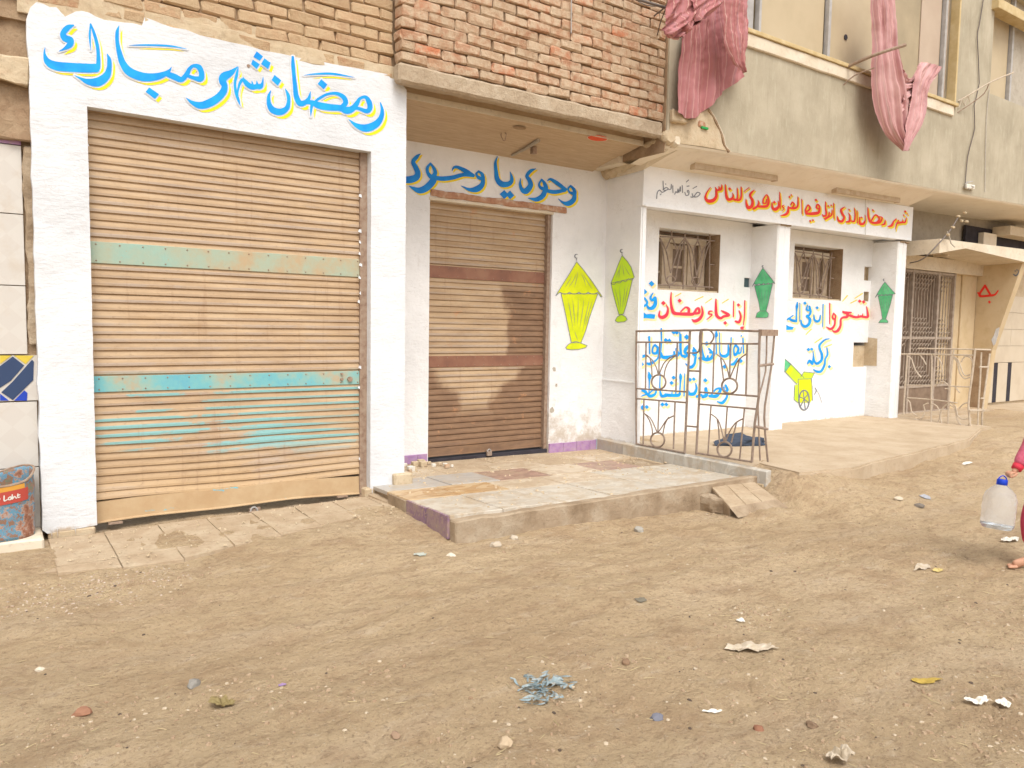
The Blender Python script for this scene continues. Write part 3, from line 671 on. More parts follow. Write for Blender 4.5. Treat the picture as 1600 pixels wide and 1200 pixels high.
# left return of the balcony brickwork is the bricks' own ends; a quoin strip closes it
# things on the soffit
def on_soffit(px, py, d=.0):   # meet the sloping underside
    dd = ray(px, py); n_ = Vector((0, (zf_-zb_), (YB-YF-.12))); p0 = Vector((0, YF+.14, zf_-d)); t = n_.dot(p0-CAM)/n_.dot(dd); return CAM+dd*t
tn = Vector((0, YB-YF-.12, zb_-zf_)).normalized()
def disc(name, px, py, r_, m, d, parent):
    c = on_soffit(px, py, d); k = 24; v = [c+Vector((1, 0, 0))*r_*math.cos(t)*(1+.03*math.sin(5*t))+tn*r_*.55*math.sin(t) for t in np.linspace(0, 6.283, k, endpoint=False)]
    return mk(name, v, [tuple(range(k))], m, parent)
disc('red_disc_mark', 934, 216, .118, flat('red_orange_paint', (.72, .1, .035)), .004, BB)
disc('red_disc_rim', 934, 216, .127, MAT['cream'], .002, BB)
disc('dark_stain', 812, 200, .07, MAT['mortar'], .003, BB)
hk = [on_soffit(783, 209), on_soffit(783, 212, .03), on_soffit(786, 219, .06), on_soffit(789, 219, .06), on_soffit(791, 210, .03), on_soffit(790, 208)]
MB().tube(curve3(hk, .02), .004, 6).build('wire_hook', MAT['rust'], BB)
p0, p1 = on_soffit(800, 243, .01), on_soffit(842, 219, .01)
MB().tube([p0, (p0+p1)/2+Vector((0, 0, -.01)), p1], [.012, .016, .022], 6).build('rusted_channel', MAT['grey_wall'], BB)
c = on_soffit(834, 233, .02); LF = box('lamp_holder', c.x-.03, c.x+.02, c.y-.03, c.y+.02, c.z-.05, c.z+.02, MAT['rust'], BB, bev=.004)

# ============================================================ WHITE HOUSE WITH PORCH
HW = thing('house', 'two-storey house with olive upper floor above white porch bays with red and blue lettering', 'house', (8.8, YC, 0))
# side wall of the porch
box('side_wall', XS, XS+.068, YC+.0, YB+.1, .1, 3.24, MAT['white_c'], HW)
box('side_wall_plinth', XS-.012, XS, YC+.03, YB-.01, .9-.015, .9, MAT['white_c'], HW)
bwz = 2.9
win1 = [onY(1031, 355, YD), onY(1127, 367, YD), onY(1122, 457, YD), onY(1026.5, 453, YD)]
win2 = [onY(1242, 380, YD), onY(1318, 389.5, YD), onY(1314, 469, YD), onY(1238, 467, YD)]
def rect(w4): return (w4[0].x+w4[3].x)/2, (w4[1].x+w4[2].x)/2, (w4[2].z+w4[3].z)/2, (w4[0].z+w4[1].z)/2
def wall_holes(name, x0, x1, z0, z1, y0, y1, holes, m, parent):
    xs = sorted({x0, x1, *[h[0] for h in holes], *[h[1] for h in holes]}); zs = sorted({z0, z1, *[h[2] for h in holes], *[h[3] for h in holes]})
    v = {}; V_ = []; F_ = []
    def vi(x, y, z):
        k = (round(x, 5), round(y, 5), round(z, 5))
        if k not in v: v[k] = len(V_); V_.append(k)
        return v[k]
    def solid(i, j):
        if i < 0 or j < 0 or i >= len(xs)-1 or j >= len(zs)-1: return False
        cx, cz = (xs[i]+xs[i+1])/2, (zs[j]+zs[j+1])/2
        return not any(h[0] < cx < h[1] and h[2] < cz < h[3] for h in holes)
    for i in range(len(xs)-1):
        for j in range(len(zs)-1):
            if not solid(i, j): continue
            a, b, c_, d = xs[i], xs[i+1], zs[j], zs[j+1]
            F_.append((vi(a, y0, c_), vi(b, y0, c_), vi(b, y0, d), vi(a, y0, d))); F_.append((vi(a, y1, d), vi(b, y1, d), vi(b, y1, c_), vi(a, y1, c_)))
            if not solid(i-1, j): F_.append((vi(a, y0, c_), vi(a, y0, d), vi(a, y1, d), vi(a, y1, c_)))
            if not solid(i+1, j): F_.append((vi(b, y0, c_), vi(b, y1, c_), vi(b, y1, d), vi(b, y0, d)))
            if not solid(i, j-1): F_.append((vi(a, y0, c_), vi(a, y1, c_), vi(b, y1, c_), vi(b, y0, c_)))
            if not solid(i, j+1): F_.append((vi(a, y0, d), vi(b, y0, d), vi(b, y1, d), vi(a, y1, d)))
    return mk(name, V_, F_, m, parent)
def pr(px0, py0, px1, py1, Y=None):
    a = onY(px0, py0, Y or YD); b = onY(px1, py1, Y or YD); return (a.x, b.x, b.z, a.z)
R1, R2 = rect(win1), rect(win2)
n1 = pr(1163, 434, 1170.5, 449); n1 = (n1[0], XW-.002, n1[2], n1[3])
n2 = pr(1351, 416, 1362, 439); n3 = pr(1350, 455.5, 1357, 471); n4 = pr(1334, 535, 1357, 573)
wall_holes('back_wall', XS+.05, XW, .15, bwz, YD, YD+.35, [R1, n1], MAT['white_c'], HW)
wall_holes('back_wall', XW+.26, XV, .15, bwz, YD, YD+.35, [R2, n2, n3, (n4[0], XV-.001, n4[2], n4[3])], MAT['white_c'], HW)
box('backing', XS+.1, XV+.3, YD+.351, YD+.5, .1, 2.95, MAT['card'], HW)
box('niche_back', n1[0]+.001, n1[1]-.001, YD+.02, YD+.05, n1[2]+.001, n1[3]-.001, flat('teal_box', (.06, .1, .11)), HW)
box('meter_panel', n4[0]+.002, n4[0]+.44, YD+.05, YD+.08, n4[2], n4[3]-.05, MAT['exposed'], HW)
for n_ in (n2, n3): box('niche_side', n_[1]-.004, n_[1]-.001, YD+.004, YD+.09, n_[2]+.001, n_[3]-.001, MAT['exposed'], HW)
for n_ in (n2, n3): box('niche_back', n_[0], n_[1], YD+.09, YD+.12, n_[2], n_[3], MAT['exposed'], HW)
# cross wall between the bays and right-hand pier: each a column with a chamfered double front
for (xa, xb, nm) in ((XW, XW+.26, 'cross_wall'), (XV, XV+.235, 'cross_wall')):
    poly = [(xa, YC+.02), (xa+.02, YC), (xa+(xb-xa)*.46, YC), (xa+(xb-xa)*.5, YC+.012), (xa+(xb-xa)*.54, YC), (xb-.02, YC), (xb, YC+.02), (xb, YD+.05), (xa, YD+.05)]
    extrude(nm, [(x, y, .12) for x, y in poly], (0, 0, 2.735), MAT['white_c'], HW)
box('porch_post', XS+.02, XS+.072, YC-.012, YC+.0, .14, 2.845, MAT['white_c'], HW, bev=.004)
# the L-shaped break of the meter niche into the side pier
s4 = [onX(1371, 529, XV), onX(1370, 572, XV)]; s4 = [Vector((XV, YD+.055, s4[0].z+.02)), s4[0], s4[1], Vector((XV, YD+.055, s4[1].z))]
mk('niche_side', [Vector((XV-.004, p_.y, p_.z)) for p_ in s4], [(0, 3, 2, 1)], MAT['exposed'], HW)
# sign beam
zs0 = onY(1007, 322, YC-.03).z
bl, br_ = onY(1007, 262, YC-.03), onY(1427, 327, YC-.03); cl, cr = onY(1004, 321, YC-.03), onY(1424, 376, YC-.03)
YS = YC-.03
vv = [(cl.x, YS, cl.z), (cr.x, YS, cr.z), (br_.x, YS, br_.z+.03), (bl.x, YS, bl.z+.03)]
extrude('sign_beam', vv, (0, .16, 0), MAT['white_c'], HW)
box('porch_ceiling', XS+.1, XV+.2, YS+.16, YD+.3, 2.905, 2.95, MAT['white_c'], HW)
mk('beam_lip', [(cl.x+.03, YS-.012, cl.z-.004), (cr.x-.02, YS-.012, cr.z-.004), (cr.x-.02, YS-.012, cr.z+.02), (cl.x+.03, YS-.012, cl.z+.02), (cl.x+.03, YS, cl.z-.004), (cr.x-.02, YS, cr.z-.004), (cr.x-.02, YS, cr.z+.02), (cl.x+.03, YS, cl.z+.02)],
   [(0, 1, 2, 3), (0, 4, 5, 1), (3, 2, 6, 7), (0, 3, 7, 4), (1, 5, 6, 2)], MAT['white_c'], HW)
# chipped brown gaps where the posts meet the beam
for px, py in ((1224, 351), (1232, 352.5), (1410, 378), (1417, 379)):
    c = onY(px, py, YC-.005); rough_box('chipped_joint', c.x-.05, c.x+.05, YC-.02, YC+.05, c.z-.012, c.z+.008, MAT['mortar'], HW, cut=.03, amp=.006, bev=.003)
# windows of the porch: frame, shutters, sill and wrought grille
def porch_window(R, mapf, kind):
    wn = box('window', R[0], R[1], YD+.24, YD+.25, R[2], R[3], MAT['brown_int'], HW)
    box('reveal', R[1]-.003, R[1]+.001, YD+.004, YD+.24, R[2], R[3], MAT['mortar'], wn)
    W_ = R[1]-R[0]; Hh = R[3]-R[2]
    def fr(x0, x1, z0, z1, m=MAT['wood_pale'], d=.03, nm='frame'): box(nm, R[0]+W_*x0, R[0]+W_*x1, YD+.24-d, YD+.239, R[2]+Hh*z0, R[2]+Hh*z1, m, wn, bev=.004)
    fr(0, .96, .82, .93, m=MAT['cream'], d=.05); fr(0, .96, .0, .1, d=.05); fr(.24, .36, .1, .82, d=.045); fr(.66, .76, .1, .82, d=.045)
    fr(.37, .42, .1, .8); fr(.6, .655, .1, .8); fr(0, .04, .1, .82); fr(.86, .96, .1, .82); fr(.42, .6, .12, .17, d=.02); fr(.42, .6, .72, .78, d=.02); fr(.42, .6, .4, .44, d=.015)
    fr(.04, .24, .3, .33, d=.02)
    box('window_sill', R[0]+.002, R[1]-.004, YD+.02, YD+.2, R[2]-.01, R[2]+.02, MAT['exposed'], wn)
    yg = YD+.07
    def T_(pts, r_=.0085, nm='grille_bar'):
        P3 = [onY(*mapf(a, b), yg) for a, b in pts]
        if len(P3) > 2: P3 = curve3(P3, .05)
        MB().tube(P3, r_, 6).build(nm, MAT['iron'], wn)
    T_([(445,215),(435,500),(425,785)]); T_([(690,230),(686,500),(684,772)])
    T_([(195,262),(225,380),(243,560),(258,690),(290,728),(291,785)]); T_([(310,192),(312,252)]); T_([(312,252),(285,310),(260,372)]); T_([(312,252),(345,330),(365,392)])
    T_([(200,270),(245,360),(265,420),(285,520),(302,610)]); T_([(443,265),(400,320),(370,400),(335,510),(304,610)]); T_([(446,270),(405,380),(380,490),(358,620),(344,690),(296,728)])
    T_([(305+40*math.cos(t), 680+40*math.sin(t)) for t in np.linspace(0, 6.283, 15)])
    T_([(447,268),(487,390),(502,540),(515,660),(550,738),(552,790)]); T_([(570,240),(571,290)]); T_([(571,290),(545,340),(520,392)]); T_([(571,290),(592,350),(610,412)])
    T_([(455,280),(500,350),(522,410),(540,520),(557,640)]); T_([(690,290),(650,340),(616,410),(585,530),(558,640)]); T_([(690,305),(655,400),(630,500),(608,610),(588,700),(556,740)])
    T_([(550+38*math.cos(t), 690+38*math.sin(t)) for t in np.linspace(0, 6.283, 15)])
    T_([(178,725),(450,738),(718,752)]); T_([(200,250),(450,262),(690,290)]); T_([(690,526),(732,530)]); T_([(690,294),(735,292)]); T_([(684,750),(720,757)], .01)
    return wn
w1 = porch_window(R1, lambda a, b: (1000+a*.1583, 330+b*.1583), 0)
def m2(a, b): return 1200+(283+(a-195)*(665-283)/(690-195)-(b-200)*.045)*.15, 340+(308+(b-200)*(838-308)/(785-200)+(a-195)*.05)*.15
w2 = porch_window(R2, m2, 1)
# ---- lettering of the sign beam
K = Lett()
K.at(1000, 240, .1375)
for s in [[(190,510),(198,440),(225,415),(250,440),(292,422)], [(262,312),(266,400)], [(266,405),(300,385),(322,402),(290,418),(262,410)], [(322,405),(352,402),(356,350)], [(373,365),(375,442)], [(395,462),(408,432),(424,446),(432,402),(442,442),(458,378),(460,428)],
          [(480,362),(485,442)], [(510,440),(522,474),(552,468),(556,424),(538,420),(542,440)], [(578,492),(602,494),(592,455)], [(602,492),(650,490),(684,455),(652,440),(618,482)], [(528,322),(552,300)], [(603,396),(645,372)], [(535,372),(558,368)], [(240,458),(232,466)], [(290,345),(294,348)]]:
    K.S(*[(x, y, 5) for x, y in s])
ps = lambda dz: (lambda x, y: onY(x, y, YS-dz))
K.mesh('grey_lettering', ps(.003), MAT['ink'], HW, cell=.25, rag=.05)
K = Lett(); K.at(1000, 240, .1375)
K.S((930,352,5),(926,398,13),(905,412,13),(897,372,5)); K.S((900,408,12),(872,418,12),(856,380,4)); K.S((868,420,12),(866,490,16),(830,532,20),(775,538,20),(744,500,13),(762,440,8),(802,382,4))
K.S((970,352,6),(976,440,12),(988,500,16),(1005,522,16),(1040,516,15),(1060,485,10),(1052,448,4)).D(1020,400,20)
K.S((1060,515,12),(1088,525,13),(1110,500,10),(1106,392,6)); K.S((1108,530,13),(1138,520,14),(1154,470,10),(1150,380,7)); K.S((1182,430,5),(1240,385,5))
K.S((1302,413,4),(1266,445,13),(1252,480,13),(1278,530,15),(1274,590,18),(1232,615,19),(1210,570,12),(1205,515,4)); K.S((1292,625,15),(1330,602,13),(1350,565,11),(1340,528,3))
K.S((1355,602,14),(1440,596,16),(1462,540,13),(1442,468,7),(1405,515,9),(1400,562,9),(1432,560,9),(1440,520,7))
K.S((1500,555,5),(1506,615,13),(1540,633,19),(1575,600,13),(1571,540,5)).D(1527,553,19)
K.at(1200, 260, .15)
K.S((122,268,4),(126,340,8),(128,440,6)); K.S((168,402,4),(148,415,7),(168,438,6),(148,462,3)); K.S((214,420,8),(206,480,14),(172,505,12),(128,512,3))
K.S((212,428,9),(250,436,12),(288,432,12),(312,405,9),(313,318,5)); K.S((252,432,9),(272,395,9),(254,372,7),(240,398,8)); K.D(225,318,13).D(243,298,11); K.S((352,343,5),(356,492,5))
K.S((400,488,12),(392,452,9),(418,402,8),(438,440,10),(404,472,9)); K.S((400,492,12),(470,492,17),(528,478,15),(538,420,9),(516,396,9),(504,428,9),(530,442,8)).D(440,568,13).D(468,560,13).D(500,350,16)
K.S((600,368,5),(602,440,8),(608,502,11),(580,518,11),(565,498,4)); K.S((598,545,13),(630,522,11),(640,475,5)); K.S((636,528,8),(664,502,9),(668,450,4)).D(628,412,12).D(658,405,11); K.S((684,383,5),(688,542,6))
K.S((802,420,4),(763,450,11),(772,490,12),(794,530,11),(770,573,13),(732,560,11),(722,518,4)); K.S((818,578,9),(850,570,11),(852,510,8),(836,484,3)).D(845,450,11); K.S((868,568,8),(900,570,9),(908,500,7),(898,430,4)); K.S((928,460,5),(932,590,6))
K.S((957,528,5),(956,588,13),(988,600,13),(1016,560,8),(1010,505,3)).D(975,532,12); K.S((1041,430,5),(1046,520,10),(1068,575,12),(1125,588,12),(1160,545,10),(1120,505,8),(1080,560,8)).D(1092,455,12)
K.S((1125,592,10),(1168,580,12),(1190,535,8),(1162,522,5)); K.S((1222,558,4),(1215,598,11),(1182,610,6)); K.S((1248,626,4),(1290,614,13),(1308,575,8),(1335,548,7)); K.S((1326,665,1),(1342,600,7),(1362,560,6))
K.S((1352,592,9),(1400,582,11),(1430,580,9),(1442,530,3)); K.S((1398,585,6),(1404,545,2)).D(1430,470,15).D(1414,508,10).D(1452,496,8)
K.mesh('yellow_lettering', ps(.003), MAT['yel2'], HW, off=(1.3, 2.2), grow=.5, cell=.3, rag=.08)
K.mesh('red_lettering', ps(.0055), MAT['red'], HW, cell=.25, rag=.06, grow=-.05)
# ---- lettering in the bays
pd_ = lambda dz: (lambda x, y: onY(x, y, YD-dz))
Rr, Bb, Yy = Lett(), Lett(), Lett()
for A in (Rr, Bb, Yy): A.at(980, 430, .15)
Bb.S((268,186,4),(244,232,10),(262,262,11),(290,235,13),(293,300,17),(265,340,18),(225,343,12),(203,312,9),(178,322,9),(148,345,8)); Bb.S((182,238,8),(210,290,9),(152,338,10)); Bb.P((147,366),(152,372),(196,408),(240,405),(292,411),(283,453),(235,449),(190,444),(150,455)).D(255,88,28).D(180,172,28)
Rr.S((340,372,5),(334,420,10),(368,440,17),(412,410,15),(425,350,8),(406,308,3)).D(378,290,22); Rr.S((460,180,4),(455,260,9),(465,340,13),(487,392,17),(540,402,15),(620,405,17),(690,402,14),(722,352,11),(745,345,11),(750,388,13),(712,400,11))
Rr.S((560,378,6),(608,335,8),(642,352,13),(640,395,12)).D(547,265,21); Rr.S((776,322,4),(785,395,12),(757,452,15),(705,478,15),(674,458,3)); Rr.S((886,374,4),(856,378,8),(850,402,6),(884,412,6),(830,462,3))
Rr.S((925,250,5),(925,330,11),(932,415,14),(970,448,13),(1005,430,12),(1058,415,13),(1012,385,11),(980,368,4)).D(1022,497,19); Rr.S((1110,270,4),(1107,430,5)); Rr.S((1130,480,9),(1165,488,13),(1184,430,9),(1166,370,4)).D(1160,310,17)
Rr.S((1226,265,5),(1222,430,5),(1210,518,3)); Rr.S((1214,540,5),(1190,548,11),(1205,560,8),(1186,574,3))
Yy.S((500,222,4),(560,188,5)); Yy.S((705,262,4),(790,222,5)); Yy.S((815,290,4),(880,245,5)); Yy.S((990,290,4),(1055,250,5))
for A in (Rr, Bb, Yy): A.at(980, 500, .15)
Bb.S((1207,190,5),(1214,345,5)).D(1190,165,8); Bb.S((1130,258,8),(1160,300,10),(1142,350,13),(1118,362,9),(1112,300,7),(1130,258,8)); Bb.S((1165,348,9),(1184,335,6),(1190,282,3)).D(1184,426,21)
Bb.S((1150,398,5),(1112,455,13),(1072,466,6)); Bb.S((1085,183,4),(1080,400,4)); Bb.S((1054,258,4),(1056,340,12),(1028,375,15),(982,370,10),(964,330,3)).D(1017,486,22)
Bb.S((962,130,3),(966,330,3)); Bb.S((930,113,4),(930,160,13),(926,195,3),(932,350,5)); Bb.S((862,338,7),(905,350,14),(872,400,15),(830,420,10)); Bb.S((900,350,11),(852,298,6)).D(830,245,23)
Bb.S((780,400,14),(830,410,17),(842,368,5)); Bb.S((800,392,11),(786,330,6),(776,250,3)).D(757,400,18); Bb.S((765,128,10),(760,200,10),(757,345,4))
Bb.S((692,288,6),(716,330,11),(712,366,11),(690,358,8),(690,312,8)); Bb.S((714,385,10),(700,458,12),(660,492,15),(610,455,3)).D(621,178,27)
Bb.S((655,250,5),(620,290,15),(602,330,14),(628,362,13),(600,388,10)); Bb.S((562,150,4),(562,350,10),(600,380,13)); Bb.S((548,130,5),(553,220,8),(555,350,8)); Bb.S((512,300,9),(532,360,13),(500,372,11),(490,332,8)).D(486,128,22).D(516,130,22)
Bb.S((355,340,5),(370,385,15),(430,387,16),(485,370,10)).D(402,210,22).D(440,214,21); Bb.S((356,90,6),(358,230,5),(345,400,4)); Bb.S((290,258,8),(324,300,13),(302,345,13),(266,340,9),(268,290,8),(290,258,8)); Bb.S((326,320,8),(318,400,6),(242,455,14),(198,450,8))
Bb.S((230,178,10),(234,240,6),(236,350,5)); Bb.P((135,375),(185,360),(186,385),(135,402)).D(150,460,24)
Bb.S((1026,680,9),(1046,728,12),(1012,742,11),(1006,702,7)); Bb.S((1037,740,8),(1040,800,9),(992,862,14),(938,850,3)); Bb.S((860,792,13),(930,790,17),(974,722,13),(930,718,8),(882,770,8))
Bb.S((820,715,14),(826,780,17),(790,800,15)).D(815,628,21); Bb.S((728,796,13),(772,782,11)); Bb.S((640,742,7),(652,770,15),(700,766,15),(724,710,9),(714,660,3)).D(655,622,19).D(695,616,18)
Bb.S((600,560,3),(594,790,4)); Bb.S((553,560,4),(558,590,14),(556,650,6),(550,742,5)); Bb.S((400,780,15),(470,786,15),(540,780,15),(550,738,4)); Bb.S((505,778,6),(511,738,2)); Bb.S((464,780,6),(470,740,2)).D(485,600,20).D(464,655,20).D(510,648,9)
Bb.S((344,740,6),(360,790,13),(402,790,13)).D(368,880,21).D(408,880,20); Bb.S((340,720,5),(345,560,3)); Bb.S((198,760,9),(240,792,15),(290,772,11),(300,732,6),(262,736,6),(212,780,8)); Bb.S((226,545,5),(235,590,17),(232,640,5),(228,770,4))
Bb.S((140,728,8),(182,742,15),(200,770,8),(150,792,3)).D(130,835,14).D(160,912,24).D(205,906,20)
for A in (Rr, Bb, Yy): A.at(1210, 440, .1375)
Rr.D(970,222,19).D(1015,230,19); Rr.S((1048,285,4),(1060,350,9),(1060,400,13),(1020,402,12),(985,395,12),(940,405,12),(900,400,13),(862,385,14)); Rr.S((1000,395,6),(1006,362,2)); Rr.S((950,400,6),(956,372,2))
Rr.S((778,338,5),(802,352,14),(872,352,8)); Rr.S((782,345,9),(832,370,15),(822,402,14),(782,408,11),(756,430,9),(752,500,11),(722,556,15),(682,570,10),(658,550,3))
Rr.S((674,358,5),(660,405,9),(684,428,8),(696,392,8),(674,358,5)); Rr.S((692,420,8),(682,498,10),(640,538,13),(590,515,3)); Rr.S((630,248,5),(630,480,4))
Bb.S((450,378,4),(456,430,9),(485,453,12),(515,435,9),(524,380,3)).D(487,298,16); Bb.S((555,258,4),(550,512,3)); Bb.S((376,268,5),(368,318,9),(398,326,8),(398,282,9),(412,340,11),(398,382,9),(368,390,10),(405,430,15),(390,488,13),(345,510,14),(312,482,10),(304,436,3)).D(348,245,18)
Bb.S((262,236,4),(258,280,13),(254,330,6),(250,450,8)); Bb.S((290,245,3),(290,450,3)); Bb.S((165,418,9),(200,440,13),(246,450,11)); Bb.S((215,383,3),(150,430,7)); Bb.P((130,488),(165,510),(220,518),(205,545),(130,547))
Bb.S((624,648,3),(572,664,7),(516,720,10),(520,770,10),(542,830,12),(535,895,13),(482,932,13),(456,900,8),(446,830,4),(440,788,2)); Bb.S((380,930,7),(402,900,13),(432,935,11),(440,880,5),(445,840,2)).D(388,772,18).D(425,768,17)
Bb.S((598,750,3),(606,825,8),(578,880,8),(570,950,10),(530,1018,12),(482,1022,12),(445,998,3)).D(626,966,17)
for a, b in (((775,222),(830,160)),((915,190),(1000,135)),((865,245),(935,210)),((360,600),(420,540)),((460,695),(540,640)),((570,745),(650,715))): Yy.S((*a, 5), (*b, 6))
Rr.mesh('yellow_lettering', pd_(.0028), MAT['ypale'], HW, off=(1.9, 2.2), grow=.9, cell=.3, rag=.05)
Bb.mesh('yellow_lettering', pd_(.0032), MAT['ypale'], HW, off=(2.1, 2.4), grow=1.1, cell=.3, rag=.05)
Yy.mesh('yellow_vowel_mark', pd_(.004), MAT['yel2'], HW, cell=.3, rag=.05)
Rr.mesh('crimson_lettering', pd_(.0055), MAT['crim'], HW, cell=.25, rag=.06, grow=.2)
Bb.mesh('blue_lettering', pd_(.006), MAT['blue'], HW, cell=.25, rag=.06, grow=.3)
# lanterns on the side walls, little cannon on wheels
pS = lambda dz: (lambda x, y: onX(x, y, XS-dz)); pW = lambda dz: (lambda x, y: onX(x, y, XW-dz)); pV = lambda dz: (lambda x, y: onX(x, y, XV-dz))
lantern(HW, pS, (800, 360, .3), [(515,275),(535,225),(552,180),(573,130),(600,160),(620,190),(637,243)], scallops((515,275),(637,243),4,11),
        [(515,275),(628,250),(610,330),(595,390),(580,435),(557,440),(540,380),(522,310)], [(537,470),(548,450),(570,438),(592,450),(600,465),(585,476),(550,478)],
        [[(570,170),(555,215),(538,255)],[(575,175),(580,215),(585,240)],[(585,185),(605,220),(618,238)],[(560,200),(558,230),(556,250)],[(535,300),(550,360),(562,420)],[(560,290),(563,350),(566,410)],[(590,285),(582,350),(574,410)],[(608,280),(596,330),(584,400)]], MAT['lime2'], MAT['lime2'], (573, 107, 9), 1.4, .3)
lantern(HW, pW, (1000, 330, .1583), [(1110,740),(1135,690),(1180,610),(1213,560),(1260,620),(1300,670),(1332,715)], [(1110,742)]+scallops((1128,715),(1310,705),4,14)+[(1332,715)],
        [(1130,735),(1308,715),(1290,800),(1262,920),(1245,985),(1185,985),(1172,900),(1150,820)], [(1142,1050),(1155,1005),(1185,985),(1245,985),(1268,1010),(1262,1045),(1240,1053)],
        [[(1213,590),(1205,640),(1195,690)],[(1220,600),(1240,650),(1262,690)],[(1200,600),(1175,650),(1160,695)],[(1160,750),(1180,840),(1195,930)],[(1195,770),(1205,860),(1210,940)],[(1240,760),(1230,850),(1225,930)],[(1275,750),(1260,840),(1240,930)]], MAT['green'], MAT['green'], (1215, 545, 9), 2.4, .25)
lantern(HW, pV, (1200, 340, .15), [(1118,830),(1150,770),(1190,705),(1217,670),(1260,720),(1300,765),(1328,795)], [(1118,832)]+scallops((1145,800),(1305,795),4,14)+[(1328,795)],
        [(1145,815),(1300,800),(1275,900),(1245,1000),(1228,1055),(1190,1055),(1180,980),(1160,880)], [(1152,1095),(1170,1068),(1190,1055),(1228,1055),(1250,1080),(1248,1096)],
        [[(1217,690),(1205,740),(1195,785)],[(1225,700),(1245,745),(1262,785)],[(1170,830),(1185,900),(1200,980)],[(1205,830),(1208,910),(1210,990)],[(1245,830),(1235,910),(1225,980)],[(1270,820),(1255,900),(1240,970)]], MAT['green'], MAT['green'], (1208, 648, 8), 2.4, .25)
cn = (1200, 500, .15)
def pp(name, m, dz, *P_): a = Lett().at(*cn); a.P(*P_); a.mesh(name, pd_(dz), m, HW, cell=.25, rag=.05)
pp('cannon_tip', MAT['green'], .003, (172,402),(240,460),(175,540))
pp('cannon_barrel', MAT['lime2'], .0035, (240,460),(375,600),(300,665),(180,540)); pp('cannon_barrel_face', MAT['lime'], .0045, (228,478),(262,512),(225,575),(186,540))
pp('cannon_box', MAT['lime2'], .004, (375,540),(485,552),(455,610),(465,820),(440,860),(310,862),(275,830),(280,680),(310,670),(345,585))
pp('cannon_box_front', MAT['lime'], .005, (315,615),(450,612),(462,700),(462,830),(420,860),(322,858))
a = Lett().at(*cn)
for pl in ([(172,402),(240,460),(375,600)],[(172,402),(172,540),(180,540)],[(240,460),(180,540),(300,668)],[(375,540),(485,552),(455,610),(465,840)],[(375,540),(340,595)],[(315,615),(450,612)],[(315,615),(320,860)],[(280,680),(272,830),(315,862)],[(450,612),(462,700),(462,830)]):
    for i in range(len(pl)-1): a.S((*pl[i], 3), (*pl[i+1], 3))
a.S(*[(377+53*math.cos(t), 835+103*math.sin(t), 7) for t in np.linspace(0, 6.283, 20)])
for t in (.3, 1.3, 2.4, 3.5, 4.5, 5.6): a.S((377, 820, 5), (377+50*math.cos(t), 835+98*math.sin(t), 5))
a.S((490,705,4),(505,735,4),(485,775,4)); a.S((500,720,2),(535,780,2),(562,862,2))
a.mesh('cannon_outline', pd_(.0065), MAT['ink'], HW, cell=.25, rag=.05)

# ---- soffit and olive upper storey
YE = 5.70
be = [(1045, 222), (1100, 230), (1140, 237), (1190, 245), (1250, 256), (1300, 265), (1380, 281), (1450, 293), (1520, 306), (1600, 320), (1700, 338)]
E3 = [onY(x, y, YE) for x, y in be]
X_L, X_R = E3[0].x-.03, E3[-1].x
inner_top = lambda x: 3.262+(x-6.04)*(3.372-3.262)/5.6
V_ = []; F_ = []
prof = [(0, 0), (.02, -.022), (.07, -.034), (.12, -.036)]
xs_ = np.linspace(X_L, 24, 40)
ze = lambda x: float(np.interp(x, [p_.x for p_ in E3], [p_.z for p_ in E3]))
for x in xs_:
    for (dy, dz) in prof: V_.append((x, YE+dy, ze(x)+dz+.003*noise.noise(Vector((x*4, dy*9, 0)))))
    V_.append((x, YS+.02 if x < 11.64 else YD+.3, inner_top(x)+.006 if x < 11.64 else ze(x)-.05)); V_.append((x, YD+.4, inner_top(x)+.25))
n = len(prof)+2
for i in range(len(xs_)-1):
    for k in range(n-1): F_.append((i*n+k, i*n+k+1, (i+1)*n+k+1, (i+1)*n+k))
mk('soffit', V_, F_, MAT['cream_lt'], HW, smooth=False)
Wn = (onY(1158, 60, YE).x, onY(1492, 150, YE).x, 4.86, 6.6); Wn = (Wn[0], Wn[1], onY(1168, 46, YE).z, 6.9)
W2x = onY(1549, 100, YE).x; W2 = (W2x, 16.5, onY(1552, 148, YE).z, 6.75)
uw = wall_holes('upper_wall', X_L, 24, ze(X_L)+.0, 7.4, YE, YE+.2, [Wn, W2], MAT['olive'], HW)
for v in uw.data.vertices:
    if v.co.z < 3.6: v.co.z = ze(v.co.x)
bm = bmesh.new(); bm.from_mesh(uw.data)
bm.free()
box('upper_wall_end', X_L-.01, X_L+.0, YE+.02, YB+.2, 3.3, 7.4, MAT['mortar'], HW)
